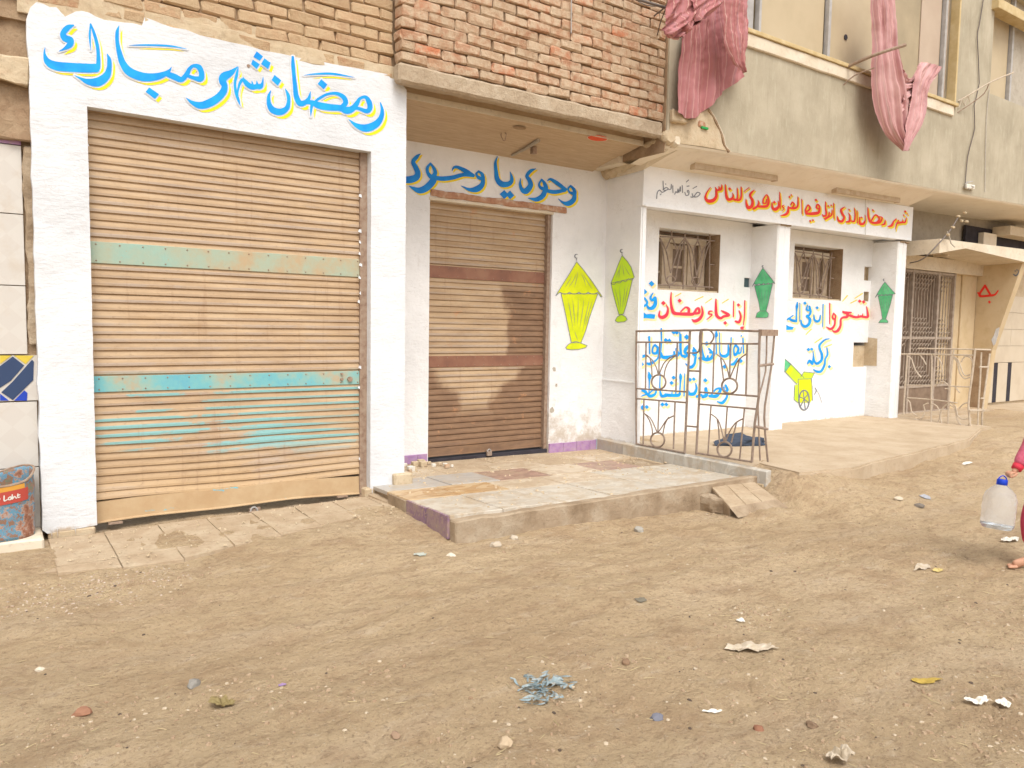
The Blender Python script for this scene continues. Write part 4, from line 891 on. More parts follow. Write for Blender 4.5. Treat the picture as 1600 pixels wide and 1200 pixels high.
# yellow-brown band of sill, its cream lip
sp = [onY(1168, 42, YE), onY(1490, 150, YE)]
box('window_sill', Wn[0]-.05, Wn[1]+.03, YE-.05, YE+.1, Wn[2]-.045, Wn[2]+.0, MAT['yellow_wood'], HW, bev=.008)
rough_box('sill_band', Wn[0]-.05, Wn[1]-.05, YE-.03, YE+.03, Wn[2]-.19, Wn[2]-.047, MAT['cream'], HW, cut=.15, amp=.006, bev=.01)
box('window_jamb', Wn[1]-.005, Wn[1]+.035, YE-.005, YE+.12, Wn[2], 6.9, MAT['yellow_wood'], HW, bev=.006)
def panes(W_, items, nm='window'):
    y = YE+.13; wn = box(nm, W_[0], W_[1], y+.06, y+.07, W_[2], W_[3], MAT['card_dark'], HW)
    for (px, wd_, m, d, part) in items:
        x = onY(px, 60, y).x if not isinstance(px, tuple) else None
        if part == 'frame': box('frame', x-wd_/2, x+wd_/2, y-.035, y+.03, W_[2], W_[3], m, wn, bev=.005)
        else:
            x2 = onY(wd_, 60, y).x; box('pane', x, x2, y+d, y+d+.012, W_[2]+.03, W_[3], m, wn)
    box('frame', W_[0], W_[1], y-.03, y+.03, W_[2]-.0, W_[2]+.035, MAT['alu'], wn)
    return wn
wu = panes(Wn, [(1110, 1178, MAT['alu'], .02, 'pane'), (1183, .04, MAT['alu'], 0, 'frame'), (1187, 1288, MAT['card'], .02, 'pane'), (1292, .05, MAT['alu'], 0, 'frame'), (1296, 1366, MAT['card'], .02, 'pane'),
                (1366, 1440, MAT['card_dark'], .035, 'pane'), (1440, 1471, MAT['card_pink'], .02, 'pane'), (1474, .05, MAT['alu'], 0, 'frame'), (1479, 1490, MAT['card_pink'], .02, 'pane')])
hc = onY(1322, 58, YE+.14); MB().tube([hc, hc+Vector((0, .006, 0))], .035, 14).build('round_hole', MAT['dark'], wu)
w3 = panes(W2, [(1553, 1578, MAT['card'], .02, 'pane'), (1580, .05, MAT['alu'], 0, 'frame'), (1583, 1640, MAT['grey_wall'], .02, 'pane')])
lt = onY(1575, 8, YE); box('window_lintel', W2x-.1, 16.6, YE-.1, YE+.1, onY(1552, 14, YE).z-.02, onY(1552, 2, YE).z+.01, MAT['yellow_wood'], HW, bev=.01)
for v in HW.children[-1].data.vertices: pass
# exposed render, crack and stray lump below the hanging cloth
ex = [(1047,222),(1047,180),(1056,175),(1070,190),(1082,186),(1095,176),(1106,170),(1116,186),(1124,200),(1132,222),(1138,236),(1100,229)]
extrude('bare_render_patch', [onY(x, y, YE-.007) for x, y in ex], (0, .012, 0), MAT['exposed'], HW)
crk = [onY(x, y, YE-.008) for x, y in [(1106,170),(1114,182),(1121,196),(1128,212),(1131,226),(1139,237)]]
MB().tube(curve3(crk, .02), [.012+.006*math.sin(i*1.3) for i in range(len(curve3(crk, .02)))], 5).build('crack', MAT['mortar'], HW)
cr2 = [p_+Vector((.02, -.004, .0)) for p_ in crk]; MB().tube(curve3(cr2, .02), .008, 5).build('crack_edge', MAT['cream'], HW)
c = onY(1061, 184, YE-.03); rough_box('broken_plaster', c.x-.12, c.x+.12, YE-.06, YE, c.z-.06, c.z+.07, MAT['exposed'], HW, cut=.04, amp=.02, seed=6)
c = onY(1097, 195, YE-.012); rough_box('brick_stub', c.x-.06, c.x+.05, YE-.02, YE, c.z-.03, c.z+.03, MAT['lintel_brick'], HW, cut=.04, amp=.01)
c = onY(1101, 200, YE-.02); gr = box('green_rag', c.x-.05, c.x+.05, YE-.03, YE-.01, c.z-.012, c.z+.012, flat('green_plastic', (.03, .32, .08)), HW, bev=.004)
# broken plaster haunch running back under the corner
pts = [Vector((5.86, YE-.02, 3.46)), Vector((5.87, 5.95, 3.42)), Vector((5.9, 6.2, 3.36)), Vector((5.94, 6.5, 3.31)), Vector((5.97, 6.8, 3.26))]
for k, (r_, off, m_) in enumerate(((.07, (0, 0, .0), 'exposed'), (.045, (.09, 0, -.03), 'cream'))):
    cp = curve3([p_+Vector(off) for p_ in pts], .03); o = MB().tube(cp, [r_*(1+.35*noise.noise(Vector((i*.35, k, 0)))) for i in range(len(cp))], 9).build('plaster_edge', MAT[m_], HW)
    for v in o.data.vertices: v.co += noise.noise_vector(v.co*14)*.018
mk('plaster_web', [(XS-.01, YC-.02, 3.22), (XS-.01, YB, 3.2), (5.92, YB, 3.3), (5.93, YC-.3, 3.42), (6.1, YE+.1, ze(6.1)-.03), (XS+.05, YC-.02, 3.27)], [(0, 1, 2, 3), (0, 3, 4, 5)], MAT['cream'], HW)

box('corner_fill', 5.75, 6.3, YC+.1, YB+.3, 3.285, 3.7, MAT['cream'], HW)
# ============================================================ PAVEMENTS AND STEPS
# cement-tile apron in front of the big shutter
AP = tag(box('pavement', -.3, 2.72, 5.15, YA+.6, -.25, .018, MAT['apron']), kind='structure')
rnd = random.Random(11)
def tile(parent, name, quad, th, m, jz=.003, bev=.006):
    """quad: four (x,y,z) corners of the top, slab thickness th"""
    bm = bmesh.new(); j = [rnd.uniform(-jz, jz) for _ in range(4)]
    a = [bm.verts.new((p[0], p[1], p[2]+j[i])) for i, p in enumerate(quad)]; b = [bm.verts.new((p[0], p[1], p[2]-th)) for p in quad]
    bm.faces.new(a); bm.faces.new(b[::-1])
    for i in range(4): bm.faces.new((a[i], b[i], b[(i+1) % 4], a[(i+1) % 4]))
    bmesh.ops.recalc_face_normals(bm, faces=bm.faces[:])
    if bev: bmesh.ops.bevel(bm, geom=[e for e in bm.edges if all(v in a for v in e.verts)], offset=bev, segments=1, affect='EDGES')
    me = bpy.data.meshes.new(name); bm.to_mesh(me); bm.free(); me.materials.append(m); return link(name, me, parent)
x = -.18; col = 0
xs_ap = [-.02, .33, .66, 1.0, 1.33, 1.66, 1.98, 2.3, 2.6, 2.86]
for i in range(len(xs_ap)-1):
    xa, xb = xs_ap[i]+.0018, xs_ap[i+1]-.0018
    front = float(np.interp(xa, [0, .3, .33, .7, 1.0, 1.6, 2.2, 2.8], [5.52, 5.50, 5.12, 4.98, 4.98, 5.12, 5.28, 5.42]))
    front2 = float(np.interp(xb, [0, .3, .33, .7, 1.0, 1.6, 2.2, 2.8], [5.52, 5.50, 5.3, 4.98, 4.98, 5.12, 5.28, 5.42]))
    y1 = 5.86
    z = .034+.035*xa/2.6
    rows = [y1, 5.52] if front < 5.45 else [y1]
    if front < 5.15: rows.append(5.2)
    rows.append(None)
    for r_ in range(len(rows)-1):
        yb = rows[r_]-.0018; ya = rows[r_+1]+.0018 if rows[r_+1] else None
        dx = rnd.uniform(-.0015, .0015)
        ya0 = ya if ya else front+rnd.uniform(-.02, .03); ya1 = ya if ya else front2+rnd.uniform(-.02, .03)
        if yb-min(ya0, ya1) < .04: continue
        tz = z+rnd.uniform(-.002, .002)-(.006 if not ya else 0)
        tile(AP, 'tile', [(xa+dx, ya0, tz-.004), (xb+dx, ya1, tz-.004), (xb+dx, yb, tz), (xa+dx, yb, tz)], .05, MAT['apron'], .0015, .002)
tile(AP, 'tile', [(2.66, 5.5, .07), (2.98, 5.6, .09), (2.98, 5.86, .1), (2.62, 5.86, .09)], .06, MAT['apron'])
# raised step of marble offcuts before the narrow shutter
def sz(x, y):  # top of the step: falls a little to the wall and to the right
    tx = (x-2.65)/(5.93-2.65); ty = (y-4.6)/(6.8-4.6)
    return (.175*(1-tx)+.103*tx)*(1-ty)+(.125*(1-tx)+.072*tx)*ty
fl, fr = onZ(699, 805, .175), None
fa = (2.66, 4.585); fb = (5.60, 4.40)
ST = tag(mk('step', [(2.69, 4.62, -.25), (5.94, 4.62, -.25), (5.98, 6.9, -.25), (2.69, 6.9, -.25), (2.69, 4.62, .145), (5.94, 4.62, sz(5.94, 4.6)-.02), (5.98, 6.9, .05), (2.69, 6.9, .09)],
        [(0, 1, 5, 4), (1, 2, 6, 5), (2, 3, 7, 6), (3, 0, 4, 7), (4, 5, 6, 7), (3, 2, 1, 0)], MAT['cement']), kind='structure')
xr = [2.67, 3.12, 3.62, 4.2, 4.8, 5.36, 5.93]
def fy(x): return 4.59
rowsY = [(0, .62), (.62, 1.02), (1.02, 1.5), (1.5, 1.9), (1.9, 2.3)]
cols = {0: ['marble']*6, 1: ['marble_or', 'marble_or', 'marble_tan', 'marble_tan', 'marble', 'marble'], 2: ['marble_gr', 'marble_gr', 'marble_red', 'marble_tan', 'marble_red', 'marble_gr'],
        3: ['apron', 'marble_tan', 'apron', 'marble_tan', 'apron', 'marble_tan'], 4: ['apron']*6}
for r_, (a, b) in enumerate(rowsY):
    sh = [0, .0, .16, -.1, .08][r_]; XR = [xr[0]]+[v+sh for v in xr[1:-1]]+[xr[-1]]
    for i in range(6):
        xa, xb = XR[i]+.003, XR[i+1]-.003
        q4 = [(xa, fy(xa)+a+.003), (xb, fy(xb)+a+.003), (xb, fy(xb)+b-.003), (xa, fy(xa)+b-.003)]
        dz = rnd.uniform(-.004, .003)
        tile(ST, 'marble_tile' if r_ < 3 else 'floor_tile', [(p[0], p[1], sz(*p)+dz) for p in q4], .03, MAT[cols[r_][i]], .002, .004)
MAT['riser'] = mottled('dusty_purple_tile', (.2, .11, .2), (.3, .2, .22), (.36, .28, .21), 9, .5, 40, .7, dust=(.4, .3, .2), dustamt=.9)
# cement face and broken purple tiles along its left end
rough_box('front_face', 2.675, 5.94, 4.52, 4.61, -.2, .142, MAT['cement'], ST, cut=.07, amp=.010, seed=12, bev=.01)
for v in ST.children[-1].data.vertices: v.co.y += .05; v.co.z -= (.072*(v.co.x-2.66)/3.27 if v.co.z > .05 else 0)
for i, (ya, yb) in enumerate(((4.60, 4.92), (4.93, 5.24), (5.25, 5.56))):
    box('riser_tile', 2.655, 2.675, ya, yb-.006, .0, .165-.01*i, MAT['riser'] if i < 2 else MAT['cement'], ST, bev=.003)
# porch platform with its marble kerb
pf = [onZ(1188, 722, .22), onZ(1250, 738, .21), onZ(1330, 732, .2), onZ(1430, 707, .2), onZ(1515, 688, .19)]
pts = [(XS-.02, 6.9), (XS-.03, 5.3), (XS-.03, 4.62)]
fe = []
for i in range(len(pf)-1):
    a, b = pf[i], pf[i+1]
    for k in range(9):
        t = k/9; p_ = a.lerp(b, t); fe.append((p_.x, p_.y+.035*noise.noise(Vector((p_.x*3.5, 2, 0)))+rnd.uniform(-.012, .012)))
fe.append((pf[-1].x, pf[-1].y)); fe += [(11.3, 4.95), (11.7, 5.0), (11.7, 6.95)]
outl = pts+fe
PL = tag(extrude('platform', [(x, y, .205) for x, y in outl], (0, 0, -.4), MAT['sand_floor']), kind='structure')
bm = bmesh.new(); bm.from_mesh(PL.data); bmesh.ops.bevel(bm, geom=[e for e in bm.edges if all(v.co.z > .2 for v in e.verts) and len(e.link_faces) == 2 and abs(e.calc_face_angle(0)) > .5], offset=.018, segments=2, affect='EDGES'); bm.to_mesh(PL.data); bm.free()
ky = [6.80, 6.35, 5.72, 5.08, 4.42]
for i in range(4):
    y0, y1 = ky[i+1], ky[i]
    tile(PL, 'kerb_stone', [(XS-.075, y0+.002, .198), (XS+.0, y0+.002, .210), (XS+.0, y1-.002, .210), (XS-.075, y1-.002, .198)], .14, MAT['marble_kerb'] if i else MAT['marble_gr'], .003, .005)
rough_box('joint_mortar', XS-.085, XS-.0, 4.44, 6.8, .0, .08, MAT['exposed'], PL, cut=.1, amp=.008, seed=4)
# small tiled ramp at the end of the step
RP = thing('ramp', 'small sloping slab of sandy tiles leaning between the step end and the dirt heap', 'ramp', (5.6, 4.1, 0))
A_, B_, C_, D_ = Vector((5.34, 4.57, .112)), Vector((5.93, 4.57, .10)), onZ(1214, 779, .03), onZ(1140, 792, .025)
def lerp2(s, t): return (Vector(A_)*(1-s)+Vector(B_)*s)*(1-t)+(Vector(D_)*(1-s)+Vector(C_)*s)*t
for i in range(3):
    for j in range(2):
        s0, s1, t0, t1 = i/3+.002, (i+1)/3-.002, j/2+.002, (j+1)/2-.002
        tile(RP, 'tile', [lerp2(s0, t1), lerp2(s1, t1), lerp2(s1, t0), lerp2(s0, t0)], .03, MAT['apron'], .003)
cz = Vector((0, 0, -.022)); core = [lerp2(0, 1)+cz, lerp2(1, 1)+cz, lerp2(1, 0)+cz, lerp2(0, 0)+cz]
extrude('bed', core, (0, 0, -.2), MAT['cement'], RP)
mk('apron_lip', [lerp2(0, 1)+Vector((0, 0, -.005)), lerp2(1, 1)+Vector((0, 0, -.005)), lerp2(1, 1)+Vector((.05, -.09, -.07)), lerp2(0, 1)+Vector((-.01, -.1, -.07))], [(0, 3, 2, 1)], MAT['cement'], RP)
rough_box('broken_corner', lerp2(0, .4).x-.08, lerp2(0, .4).x+.03, lerp2(0, 1).y+.12, lerp2(0, 0).y, -.09, .05, MAT['cement'], RP, cut=.04, amp=.025, seed=9, bev=.01)
# ============================================================ FAR HOUSE (canopy, metal gate, slanted side wall)
XF = 14.6
HD = thing('house', 'beige house entrance with canopy, metal gate and slanted side wall bearing a red scrawl', 'house', (13.2, 6.4, 0.15))
YG = YD+.05
box('gate_surround', 13.42, XF+.02, YD, YD+.5, .1, 2.9, MAT['tan_wall'], HD)
col0 = onY(1503, 450, YD-.02).x, onY(1516, 450, YD-.02).x
box('corner_pilaster', col0[0], XF-.01, YD-.03, YD-.0, .13, 2.62, MAT['tan_wall'], HD, bev=.01)
box('upper_infill', 11.5, 16.5, YD+.2, YD+.4, 2.75, 3.6, MAT['grey_wall'], HD)
# canopy
T0, T1, T2 = onX(1424, 365, 11.7), Vector((11.7, 5.86, onY(1457, 371, 5.86).z)), onY(1600, 388, 5.86)
T0 = Vector((11.7, YD+.2, T1.z)); T2 = Vector((14.9, 5.86, onY(1600, 389, 5.86).z))
B0 = Vector((11.7, 5.86, onY(1457, 394, 5.86).z)); B1 = Vector((onY(1509, 388, 5.86).x, 5.86, onY(1509, 388, 5.86).z)); B2 = Vector((14.9, 5.86, onY(1596, 410, 5.86).z))
yb = Vector((0, YD+.2-5.86, 0))
V_ = [T1, B0, B1, B2, T2]; V_ += [v+yb+Vector((0, 0, -.03 if i in (1, 2, 3) else 0)) for i, v in enumerate(V_)]
mk('canopy', V_, [(0, 1, 2, 3, 4), (0, 5, 6, 1), (1, 6, 7, 2), (2, 7, 8, 3), (3, 8, 9, 4), (4, 9, 5, 0), (5, 9, 8, 7, 6)], MAT['cream'], HD)
box('ceiling_back', 11.7, XF+.05, YD-.12, YD+.24, 2.52, 2.74, MAT['cream'], HD)
c = onY(1472, 396, 6.1); MB().box(c.x-.18, c.x+.16, c.y, c.y+.05, c.z-.02, c.z+.0).box(c.x-.03, c.x+.02, c.y-.1, c.y+.12, c.z-.05, c.z-.018).build('canopy_crack', MAT['exposed'], HD)
# slanted side wall
f3 = [onX(1516, 418, XF), onX(1592, 411, XF), onX(1550, 547, XF), onX(1549, 575, XF), onX(1536, 672, XF), onX(1516, 660, XF)]
f3 = [Vector((XF, YD+.05, 2.76)), Vector((XF, 5.90, 2.76)), Vector((XF, onX(1550, 547, XF).y, onX(1550, 547, XF).z)), Vector((XF, onX(1540, 610, XF).y, onX(1540, 610, XF).z)), Vector((XF, onX(1534, 660, XF).y, .1)), Vector((XF, YD+.05, .1))]
extrude('side_wall', f3, (.16, 0, 0), MAT['tan_wall'], HD)
pF = lambda dz: (lambda x, y: onX(x, y, XF-dz))
zc = onX(1530, 545, XF).z
d3 = [Vector((XF-.006, YD, zc)), Vector((XF-.006, onX(1549, 547, XF).y+.004, zc)), Vector((XF-.006, onX(1540, 612, XF).y+.01, onX(1540, 610, XF).z)), Vector((XF-.006, onX(1534, 660, XF).y+.01, .12)), Vector((XF-.006, YD, .12))]
extrude('dado', d3, (.006, 0, 0), MAT['mortar'], HD)
a = Lett().at(1400, 330, .125)
a.S((1112,930,14),(1180,1045,14)); a.S((1112,930,14),(1045,1055,14),(1200,1052,14)); a.S((1025,1020,10),(1060,1060,14)); a.S((1200,1052,13),(1240,1040,11),(1275,995,9)).D(1168,1135,20)
a.mesh('red_scrawl', pF(.004), MAT['red'], HD, cell=.2, rag=.05)
a = Lett().at(1400, 330, .125); a.S((1470,790,8),(1500,805,9),(1530,770,7),(1528,735,4)).D(1490,748,12).D(1512,735,12); a.mesh('black_scrawl', pF(.004), MAT['ink'], HD, cell=.15, rag=.03)
for px, py, r_ in ((1556, 595, 9), (1560, 588, 6), (1566, 570, 3), (1558, 600, 7), (1553, 607, 4)):
    pass
wh = [onX(x, y, XF-.005) for x, y in ((1552,540),(1549,531),(1553,524),(1556,514),(1562,511),(1560,522),(1557,532),(1555,538))]
mk('white_splash', wh, [tuple(range(len(wh)))], MAT['white'], HD)
MAT['gate_iron'] = mottled('dusty_gate_paint', (.25, .19, .15), (.36, .29, .23), (.46, .38, .3), 12, .4, 60, .7)
# gate: three leaves of bars, rings and scales
gx0, gx1 = 11.72, onY(1487, 500, YG-.1).x; gz0, gz1 = .17, 2.52; yg = YD-.06
gt = box('gate', gx0, gx1, YD+.10, YD+.12, gz0, gz1, MAT['brown_int'], HD)
for xx, w_ in ((gx0+.03, .06), (12.02, .05), (12.36, .05), (onY(1462, 500, yg).x, .06), (gx1-.03, .05)):
    box('gate_frame', xx-w_/2, xx+w_/2, yg-.03, yg+.03, gz0, gz1, MAT['gate_iron'], gt, bev=.005)
for zz in (gz0+.02, .62, 1.42, gz1-.03): box('gate_rail', gx0, gx1, yg-.022, yg+.022, zz-.02, zz+.02, MAT['gate_iron'], gt, bev=.004)
box('gate_panel', gx0+.05, gx1-.05, yg-.01, yg+.01, gz0+.03, .6, MAT['brown_int'], gt)
xm = onY(1462, 500, yg).x
leafs = [(gx0+.06, 12.0), (12.05, 12.33), (12.39, xm-.03), (xm+.03, gx1-.06)]
for (a0, a1) in leafs:
    n = max(3, int((a1-a0)/.085)); b = MB()
    for i in range(1, n):
        xx = a0+(a1-a0)*i/n; MB().tube([(xx, yg, .62), (xx, yg, gz1-.04)], .008, 5).build('gate_bar', MAT['gate_iron'], gt)
    b = MB()
    for zz0, up in ((.68, 1), (1.36, -1), (1.48, 1), (2.42, -1)):
        for r_ in range(4):
            for i in range(n-r_):
                xx = a0+(a1-a0)*(i+.5)/n; zz = zz0+up*r_*.075
                b.tube([(xx+.042*math.cos(t), yg-.012, zz+.04*math.sin(t)) for t in np.linspace(0, math.pi, 6)], .007, 4)
    o = b.build('gate_scales', MAT['gate_iron'], gt); o['kind'] = 'stuff'
tag(box('pavement', 11.72, 30, 5.25, 7.2, -.2, .15, MAT['sand_floor']), kind='structure')
box('doorstep', 11.75, XF-.01, 6.2, YD+.1, .14, .19, MAT['apron'], HD, bev=.01)
# ============================================================ FARTHEST HOUSE: pale tiles with black strips
HE = thing('house', 'far house wall of pale tiles with black upright strips, at the right edge', 'house', (17, 6.9, .1))
YT = 6.78
MAT['tan_tile'] = mottled('pale_wall_tile', (.5, .41, .3), (.57, .48, .36), (.6, .52, .41), 2.5, .2, 30, .5)
box('backing_wall', XF+.16, 30, YT+.03, YT+.3, .1, 3.0, MAT['exposed'], HE)
for r_, (z0, z1) in enumerate(((.96, 1.28), (1.28, 1.6), (1.6, 1.92), (1.92, 2.24))):
    for i in range(12):
        x0 = XF+.2+i*.82+(r_ % 2)*.0
        if i == 0 and r_ == 3: continue
        box('wall_tile', x0+.003, x0+.817, YT+rnd.uniform(-.002, .002), YT+.03, z0+.003, z1-.003, MAT['tan_tile'], HE)
x0 = XF+.2; 
for i in range(16):
    w_ = .16 if i % 2 == 0 else (.85 if i % 4 == 1 else .42)
    box('black_strip' if i % 2 == 0 else 'wall_tile', x0+.003, x0+w_-.003, YT-.004, YT+.028, .2, .955, MAT['dark'] if i % 2 == 0 else MAT['tan_tile'], HE); x0 += w_
for z0 in (1.1, ): box('black_tile', XF+.2, XF+.5, YT-.02, YT, 1.0, 1.12, MAT['dark'], HE)
box('mesh_window', XF+.2, XF+1.3, YT-.015, YT, 1.75, 2.5, MAT['mortar'], HE)
uw2 = box('window', 14.4, 20, YD+.12, YD+.16, 2.92, 3.42, MAT['dark'], HE)
box('window_post', 14.85, 15.35, YD+.02, YD+.11, 2.9, 3.32, MAT['cream_lt'], HE)
box('window_hood', 15.35, 20, YD-.2, YD+.1, 3.3, 3.46, MAT['cream'], HE)
# ============================================================ LEFT NEIGHBOUR: tiled front
HL = thing('shop_front', 'grey tiled shop wall with blue and yellow diamond band, left of the white pillar', 'shop', (-.3, 6.05, 0))
YL = 5.99
zL_ = lambda y: onY(20, y, YL).z
box('backing_wall', -2.5, .32, YL+.025, YL+.3, -.1, 4.6, MAT['mortar'], HL)
rough_box('broken_render', -1.2, .335, YL-.03, YL+.03, zL_(222), 3.62, MAT['mortar'], HL, cut=.09, amp=.035, seed=21, bev=.01)
rough_box('broken_render', -.2, .30, YL-.09, YL-.02, zL_(132), zL_(92), MAT['exposed'], HL, cut=.06, amp=.03, seed=5, bev=.01)
rough_box('pillar_side_shade', .262, .33, YL-.02, YL+.02, zL_(540), zL_(224), MAT['cement'], HL, cut=.05, amp=.02, seed=31, bev=.01)  # dark strip painted as the thin shadow where the tiles meet the pillar
def T2_(name, x0, x1, y0, y1, m, d=.0): return box(name, x0+.003, x1-.003, YL-.002-d, YL+.024, zL_(y1)+.003, zL_(y0)-.003, m, HL, bev=.002)
g = G('grey_tile'); ch = g.n('ShaderNodeTexChecker'); ch.inputs['Scale'].default_value = 9.0
rt = g.n('ShaderNodeMapping'); rt.inputs['Rotation'].default_value = (0, math.radians(45), 0); g.l(g.pos(), rt.inputs[0]); g.l(rt.outputs[0], ch.inputs[0])
ch.inputs[1].default_value = (.56, .52, .47, 1); ch.inputs[2].default_value = (.58, .545, .495, 1)
cc = g.mix(g.math('MULTIPLY', g.step(g.noise(4, 7, .7), .5, .7), .5), ch.outputs[0], (.5, .42, .33)); MAT['gtile'] = g.done(cc, .35, g.bump(g.noise(12, 4), .1, .003))
for (y0, y1, m) in ((210, 226, 'purple'), (226, 334, 'gtile'), (334, 446, 'gtile'), (446, 554, 'gtile'), (628, 732, 'gtile'), (732, 850, 'gtile')):
    for i in range(4):
        x1 = .255-i*.33 if y0 < 560 else .30-i*.33
        T2_('wall_tile', x1-.33, x1, y0, y1, MAT[m])
navy, royal, mustard = flat('navy_tile', (.035, .06, .13), .35), flat('royal_blue_tile', (.02, .06, .42), .35), flat('mustard_tile', (.62, .47, .06), .4)
bnd = box('pattern_band', -1.3, .31, YL-.002, YL+.024, zL_(627)+.002, zL_(555)-.002, MAT['gtile'], HL)
def dia(pts_, m, nm='band_tile'):
    b = MB(); P = [onY(x, y, YL-.006) for x, y in pts_]; return extrude(nm, P, (0, .004, 0), m, bnd)
dia([(0,572),(20,557),(38,571),(17,595),(0,606),(-20,590)], navy); dia([(0,555.5),(18,555.5),(0,569)], mustard); dia([(22,555.5),(53,555.5),(40,569)], mustard)
dia([(19,597),(50,562),(53,565),(52,594),(20,625),(2,613)], navy); dia([(0,615),(14,626),(0,626)], royal); dia([(22,626),(38,610),(43,614),(42,626)], royal); dia([(-40,555.5),(-2,555.5),(-22,571)], mustard); dia([(-22,592),(0,608),(-30,626),(-50,612)], navy)
rough_box('ledge', -1.5, .30, 5.66, YL, -.03, .10, MAT['cream'], HL, cut=.12, amp=.006, seed=3)
# ============================================================ RAILINGS
def rail_set(t, plane, at, specs, mat):
    ox, oy, sc = at
    for (nm, r_, pts_) in specs:
        P = [plane(ox+a*sc, oy+b*sc) for a, b in pts_]
        if len(P) > 2: P = curve3(P, .04)
        MB().tube(P, r_, 6).build(nm, mat, t)
circ = lambda cx, cy, rx, ry=None: [(cx+rx*math.cos(t), cy+(ry or rx)*math.sin(t)) for t in np.linspace(0, 6.283, 17)]
XR = XS-.03
R1_ = thing('railing', 'rusty iron railing with rings and flower curls, standing on the marble kerb of the porch', 'railing', (XR, 5.4, .21), 'railings of the porch platforms')
pr1 = lambda x, y: onX(x, y, XR)
at1 = (960, 490, .225)
specs = [('top_rail', .011, [(150,122),(380,119),(600,115)]), ('top_rail', .011, [(600,113),(800,116),(1010,122)]), ('rail', .009, [(150,198),(525,200)]), ('rail', .009, [(605,208),(1010,210)]),
 ('rail', .009, [(148,520),(500,543)]), ('rail', .009, [(590,545),(1003,575)]), ('rail', .009, [(148,590),(498,618)]), ('rail', .009, [(585,628),(985,663)]), ('bottom_rail', .01, [(155,905),(490,968)]), ('bottom_rail', .01, [(568,968),(955,1030)]),
 ('spacer', .009, [(510,397),(600,400)]), ('spacer', .009, [(498,780),(583,788)]), ('post', .011, [(153,122),(150,400),(152,905)]), ('post', .013, [(525,122),(508,500),(488,968)]), ('post', .012, [(606,118),(590,560),(568,980)]),
 ('bar', .009, [(220,200),(216,530)]), ('bar', .008, [(315,200),(308,430)]), ('bar', .009, [(437,200),(427,540)]), ('bar', .008, [(693,208),(683,548)]), ('bar', .008, [(806,210),(800,450)]), ('bar', .009, [(922,212),(913,568)]),
 ('post', .012, [(1010,122),(1003,360),(1003,575),(975,760),(955,1030)]), ('bar', .009, [(205,595),(200,915)]), ('bar', .008, [(310,605),(302,825)]), ('bar', .009, [(421,615),(410,940)]), ('bar', .008, [(671,635),(650,975)]), ('bar', .008, [(784,645),(768,885)]), ('bar', .008, [(903,660),(870,1010)]),
 ('ring', .010, circ(308,475,49,50)), ('ring', .010, circ(800,502,54,52)), ('ring', .010, circ(300,877,48,50)), ('ring', .010, circ(765,943,50,52)),
 ('petal', .007, [(220,290),(262,320),(290,370),(305,425)]), ('petal', .007, [(218,285),(245,305),(258,360),(262,440)]), ('petal', .007, [(437,283),(385,325),(355,380),(345,440)]), ('petal', .007, [(432,285),(385,305),(340,350),(311,425)]),
 ('petal', .007, [(712,283),(755,320),(782,380),(798,445)]), ('petal', .007, [(738,310),(748,380),(758,465)]), ('petal', .007, [(917,280),(865,318),(830,380),(804,445)]), ('petal', .007, [(870,310),(856,380),(845,465)]),
 ('petal', .007, [(210,695),(250,725),(278,780),(297,825)]), ('petal', .007, [(214,698),(243,740),(262,800),(264,840)]), ('petal', .007, [(412,710),(365,735),(335,780),(304,825)]), ('petal', .007, [(378,718),(352,765),(336,840)]),
 ('petal', .007, [(675,700),(718,735),(742,800),(762,885)]), ('petal', .007, [(714,735),(724,800),(730,895)]), ('petal', .007, [(893,730),(840,760),(800,820),(774,885)]), ('petal', .007, [(850,750),(832,820),(812,895)]),
 ('scroll', .009, [(600,116),(592,160),(592,240),(572,272),(505,272)]), ('scroll', .009, [(608,112),(655,112),(688,145),(685,180),(665,205)])]
rail_set(R1_, pr1, at1, specs, MAT['iron'])
y2 = onX(960+1008*.225, 490+300*.225, XR).y
pr2 = lambda x, y: onY(x, y, y2)
xe = pr2(960+1125*.225, 490+135*.225)
specs2 = [('bar', .008, [(1058,150),(1050,400),(1003,580),(1000,720),(1012,1020)]), ('post', .010, [(1112,140),(1090,370),(1045,640),(1045,800),(1066,1030)]), ('spacer', .013, [(1003,362),(1103,350)]), ('spacer', .013, [(975,782),(1062,802)]),]
rail_set(R1_, pr2, at1, specs2, MAT['iron'])
a_, b_ = pr2(960+1012*.225, 490+132*.225), pr2(960+1125*.225, 490+138*.225)
MB().box(a_.x, b_.x, y2-.02, y2+.02, a_.z-.03, a_.z+.03).build('end_plate', MAT['rust'], R1_)
